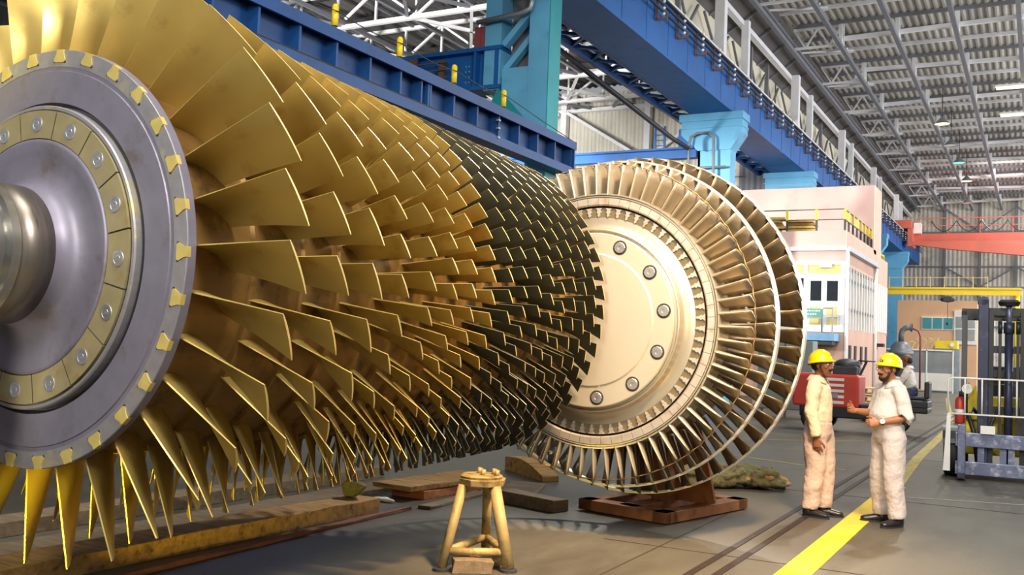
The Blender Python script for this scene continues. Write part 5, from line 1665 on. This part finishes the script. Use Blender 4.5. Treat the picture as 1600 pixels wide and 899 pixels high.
# load guard of white pipes
g = MB()
g.path([(-.735, -.17, .86), (-.735, -.17, 1.31), (-.72, -.17, 1.35), (-.68, -.17, 1.37), (.68, -.17, 1.37), (.72, -.17, 1.35), (.735, -.17, 1.31), (.735, -.17, .86)], .013, 8)
g.path([(-.735, -.17, .88), (.735, -.17, .88)], .013, 8)
for i in range(1, 7): x = -.735 + .21 * i; g.path([(x, -.17, .88), (x, -.17, 1.37)], .011, 8)
F('load_guard', M['white'])(g)
for sx in (-1, 1):
    g = MB(); g.prism([(-.745, .88), (-.70, .88), (-.70, .10), (-.79, .10)] if sx < 0 else [(.70, .88), (.745, .88), (.79, .10), (.70, .10)], (0, .025, 0), (0, -.185, 0)); F('guard_stay', M['white'])(g)
g = MB(); g.span((-.33, -.2, .63), (-.15, -.19, .74)); F('number_plate', M['white'])(g)
g = MB(); g.tube((-.50, .12, 1.22), (-.50, .09, 1.22), .068, n=24); F('mirror_disc', M['white'])(g)
g = MB(); g.bar((-.5, .13, 1.2), (-.5, .25, .8), .025); g.bar((-.5, .13, 1.23), (-.48, .35, 1.3), .02); F('mirror_stem', M['black'])(g)
g = MB(); g.path([(-.36, .02, .2), (-.40, .0, .6), (-.48, .05, .85), (-.42, .12, .95), (-.3, .1, .8)], .03, 8); g.path([(-.2, .05, .3), (-.22, .0, .7), (-.1, .02, 1.0)], .02, 8); F('hydraulic_hose', M['black'])(g)
fe = thing('fire_extinguisher', 'red fire extinguisher strapped to the front fender of the forklift', 'extinguisher', (-1.0, 15.35, .42), local=True)
g = MB(); g.lathe([(.3, 0), (.3, .06), (.32, .066), (.62, .066), (.66, .05), (.68, .025), (.68, 0)], 20, 'Z', (0, 0, 0)); g.build('cylinder', M['red'], fe, off=(0, 0, 0))
g = MB(); g.tube((0, 0, .68), (0, 0, .74), .02, n=10); g.bar((-.02, 0, .74), (.09, 0, .77), .02); g.path([(.02, 0, .71), (.08, -.03, .66), (.08, -.04, .45)], .01, 6); g.build('valve', M['black'], fe, off=(0, 0, 0))
g = MB(); g.tube((0, 0, .42), (0, 0, .5), .068, n=20); g.build('label_band', M['white'], fe, off=(0, 0, 0))

# ------------------------------------------------------------------ red tow tractor with driver
tt = thing('tow_tractor', 'red tow tractor passing behind the two men', 'tractor', (-3.45, 22.0, 0), 0.0, local=True)
def T_(name, m, parent=tt, **kw):
    return lambda mb: mb.build(name, m, parent, off=(0, 0, 0), **kw)
g = MB(); g.span((-1.25, -.45, .52), (.12, .45, 1.22)); T_('hood', M['red'], bevel=.05)(g)
g = MB(); g.span((-1.1, -.42, .3), (1.15, .42, .56)); T_('chassis', M['black'], bevel=.03)(g)
g = MB(); g.span((.12, -.42, .5), (1.45, .42, .62)); g.span((.95, -.42, .6), (1.45, .42, .76)); T_('rear_deck', M['black'], bevel=.03)(g)
g = MB()
for i in range(5): g.span((-.7, -.465, .6 + .12 * i), (-.18, -.45, .66 + .12 * i))
T_('side_grille', M['white'])(g)
g = MB(); g.span((-.55, -.47, .72), (-.3, -.455, .82)); T_('name_plate', M['galv'])(g)
g = MB(); g.span((-.45, -.3, 1.2), (.05, .3, 1.4)); g.ball((-.2, 0, 1.42), (.28, .3, .14), 14, 10); T_('engine_cover', M['dark_steel'], bevel=.03)(g)
g = MB(); g.lathe([(-.014, .17), (0, .184), (.014, .17), (0, .156)], 28, 'Z', (.2, 0, 1.52), True, closed=True); g.bar((.2, 0, 1.52), (.02, 0, 1.1), .045); g.bar((.04, 0, 1.52), (.36, 0, 1.52), .03); T_('steering_wheel', M['black'])(g)
g = MB(); g.tube((-.6, .2, 1.2), (-.6, .2, 1.55), .04, n=12); T_('exhaust', M['dark_steel'])(g)
for (x, y) in ((-.75, -.42), (-.75, .42), (.75, -.42), (.75, .42)):
    g = MB(); g.lathe([(-.1, .1), (-.11, .24), (-.09, .30), (.09, .30), (.11, .24), (.1, .1)], 28, 'Y', (x, y, .30)); w_ = T_('wheel', M['rubber'])(g)
    g = MB(); g.lathe([(-.07, 0), (-.075, .14), (.075, .14), (.07, 0)], 16, 'Y', (x, y, .30)); g.build('wheel_hub', M['galv'], w_, off=(0, 0, 0))
g = MB(); g.span((.92, -.25, .76), (1.4, .25, .84)); g.span((1.36, -.25, .8), (1.46, .25, 1.15)); T_('seat', M['black'], bevel=.03)(g)
JD = dict(pelvis=(0, 0, .86), waist=(.02, 0, .98), chest=(.06, 0, 1.20), neck=(.07, 0, 1.375), head=(.09, 0, 1.405),
          shoulderL=(.06, .165, 1.31), elbowL=(.16, .25, 1.08), wristL=(.40, .16, 1.12),
          shoulderR=(.06, -.165, 1.31), elbowR=(.16, -.25, 1.08), wristR=(.40, -.16, 1.12),
          hipL=(.03, .085, .83), kneeL=(.44, .12, .83), ankleL=(.42, .12, .46),
          hipR=(.03, -.085, .83), kneeR=(.44, -.12, .83), ankleR=(.42, -.12, .46), head_rot=(0, 0, 0), sleeveL=.8, sleeveR=.8, belly=.02,
          handL=((.9, -.2, .1), (0, -.3, -1), (0, -1, 0), (.5, .6, .4), .6), handR=((.9, .2, .1), (0, .3, -1), (0, 1, 0), (.5, .6, .4), .6))
dr, _, _ = build_person('person', 'driver in pale shirt and navy trousers seated on the red tow tractor', (-2.36, 22.0, .06), pi, JD, (M['skin1'], M['shirt2'], M['navy']), helmet=False, voxel=.007)
for o in dr.children:
    if o.name.startswith('shoe'):
        o.location.z += .375
# ------------------------------------------------------------------ light
w = bpy.data.worlds.new('world'); SC.world = w
w.use_nodes = True
bg = w.node_tree.nodes['Background']
bg.inputs['Color'].default_value = (.93, .96, 1.0, 1)
bg.inputs['Strength'].default_value = 0.34

def light(kind, name, loc, target, energy, col, size=1.0, size_y=None, angle=60, blend=.5):
    l = bpy.data.lights.new(name, kind)
    l.energy = energy; l.color = col
    if kind == 'AREA':
        l.size = size
        if size_y:
            l.shape = 'RECTANGLE'; l.size_y = size_y
    elif kind == 'SPOT':
        l.spot_size = radians(angle); l.spot_blend = blend; l.shadow_soft_size = size
    else:
        l.shadow_soft_size = size
    o = bpy.data.objects.new(name, l); COL.objects.link(o)
    o.location = loc
    d = Vector(target) - Vector(loc)
    o.rotation_euler = d.to_track_quat('-Z', 'Y').to_euler()
    return o
# flood lamps the photographer set up beside the rotors, and the hall's high bay lamps; soft lights and fills are added
light('SPOT', 'flood_lamp_yellow', (-3.78, 2.0, .12), (-4.5, 3.6, .52), 620, (1.0, .80, .06), .06, angle=34)
light('SPOT', 'flood_lamp_shaft', (-3.9, 1.3, .5), (-4.75, 3.1, 1.45), 130, (1.0, .9, .66), .1, angle=34)
light('SPOT', 'flood_lamp_high_yellow', (-6.6, -1.0, 3.0), (-5.3, 3.8, 3.7), 520, (1.0, .84, .2), .2, angle=34)
light('SPOT', 'flood_lamp_amber', (-6.4, .8, .14), (-4.4, 7.2, .5), 110, (1.0, .74, .14), .1, angle=24)
light('SPOT', 'flood_lamp_back', (-4.6, 17.0, 9.5), (-4.0, 5.5, 1.6), 5000, (1.0, .93, .8), .3, angle=34)
light('SPOT', 'flood_lamp_front', (1.2, 1.2, 2.6), (-3.7, 7.2, .1), 220, (1.0, .70, .34), .25, angle=58, blend=.7)
light('SPOT', 'flood_lamp_floor', (.4, 4.6, 7.4), (-3.0, 7.7, 0), 8500, (1.0, .64, .3), .3, angle=46, blend=.9)
light('AREA', 'soft_key', (3.0, 2.0, 8.0), (-3.6, 8.0, 1.6), 1150, (1.0, .95, .86), 2.5, 2.5)  # added soft key, an area light without a fixture
light('AREA', 'soft_front', (-2.4, -5.0, 5.6), (-4.2, 5.0, 2.6), 800, (1.0, .97, .84), 2.2, 2.2)  # added soft fill to brighten the upper rotor blades
light('AREA', 'overhead_fill', (-2.0, 3.0, 12.0), (-4, 6, 0), 900, (1.0, .96, .88), 5, 5)  # added area fill overhead, out of view
light('SPOT', 'office_fill', (-6.4, 14.5, 7.6), (-7.0, 33, 5.2), 2200, (1.0, .95, .92), .6, angle=50)  # added fill that brightens the pink office front
light('SPOT', 'side_bay_fill', (-17, 11, 6), (-16.5, 39, 9.3), 24000, (1.0, .98, .93), .6, angle=75)  # added fill for the side bay roof and end wall
light('SPOT', 'side_bay_wall_fill', (-16, 23, 5), (-15, 39, 9.3), 6000, (1.0, .98, .93), .4, angle=66)  # second fill added to lift the side bay end wall
light('AREA', 'side_fill', (9.7, 49, 7.4), (-6, 49, 8.2), 8500, (.96, .98, 1.0), 60, 8)  # added area fill standing in for daylight from unseen glazing
for i, y in enumerate((22, 34, 46, 58, 70)):
    light('SPOT', 'high_bay', (-1.5, y, 12.5), (-1.5, y, 0), 3200, (1.0, .97, .92), .25, angle=130)

light('SPOT', 'end_wall_fill', (0, 60, 11.5), (-4, 80, 7), 2400, (1.0, .98, .93), .5, angle=85)  # added fill that brightens the back wall
SC.view_settings.view_transform = 'Standard'
SC.view_settings.look = 'None'
SC.view_settings.exposure = 0.0
SC.view_settings.gamma = 1.0
SC.view_settings.use_curve_mapping = False
try:
    SC.cycles.use_denoising = True
    SC.cycles.max_bounces = 8
    SC.cycles.caustics_reflective = False
    SC.cycles.caustics_refractive = False
    SC.cycles.sample_clamp_indirect = 6
except Exception:
    pass
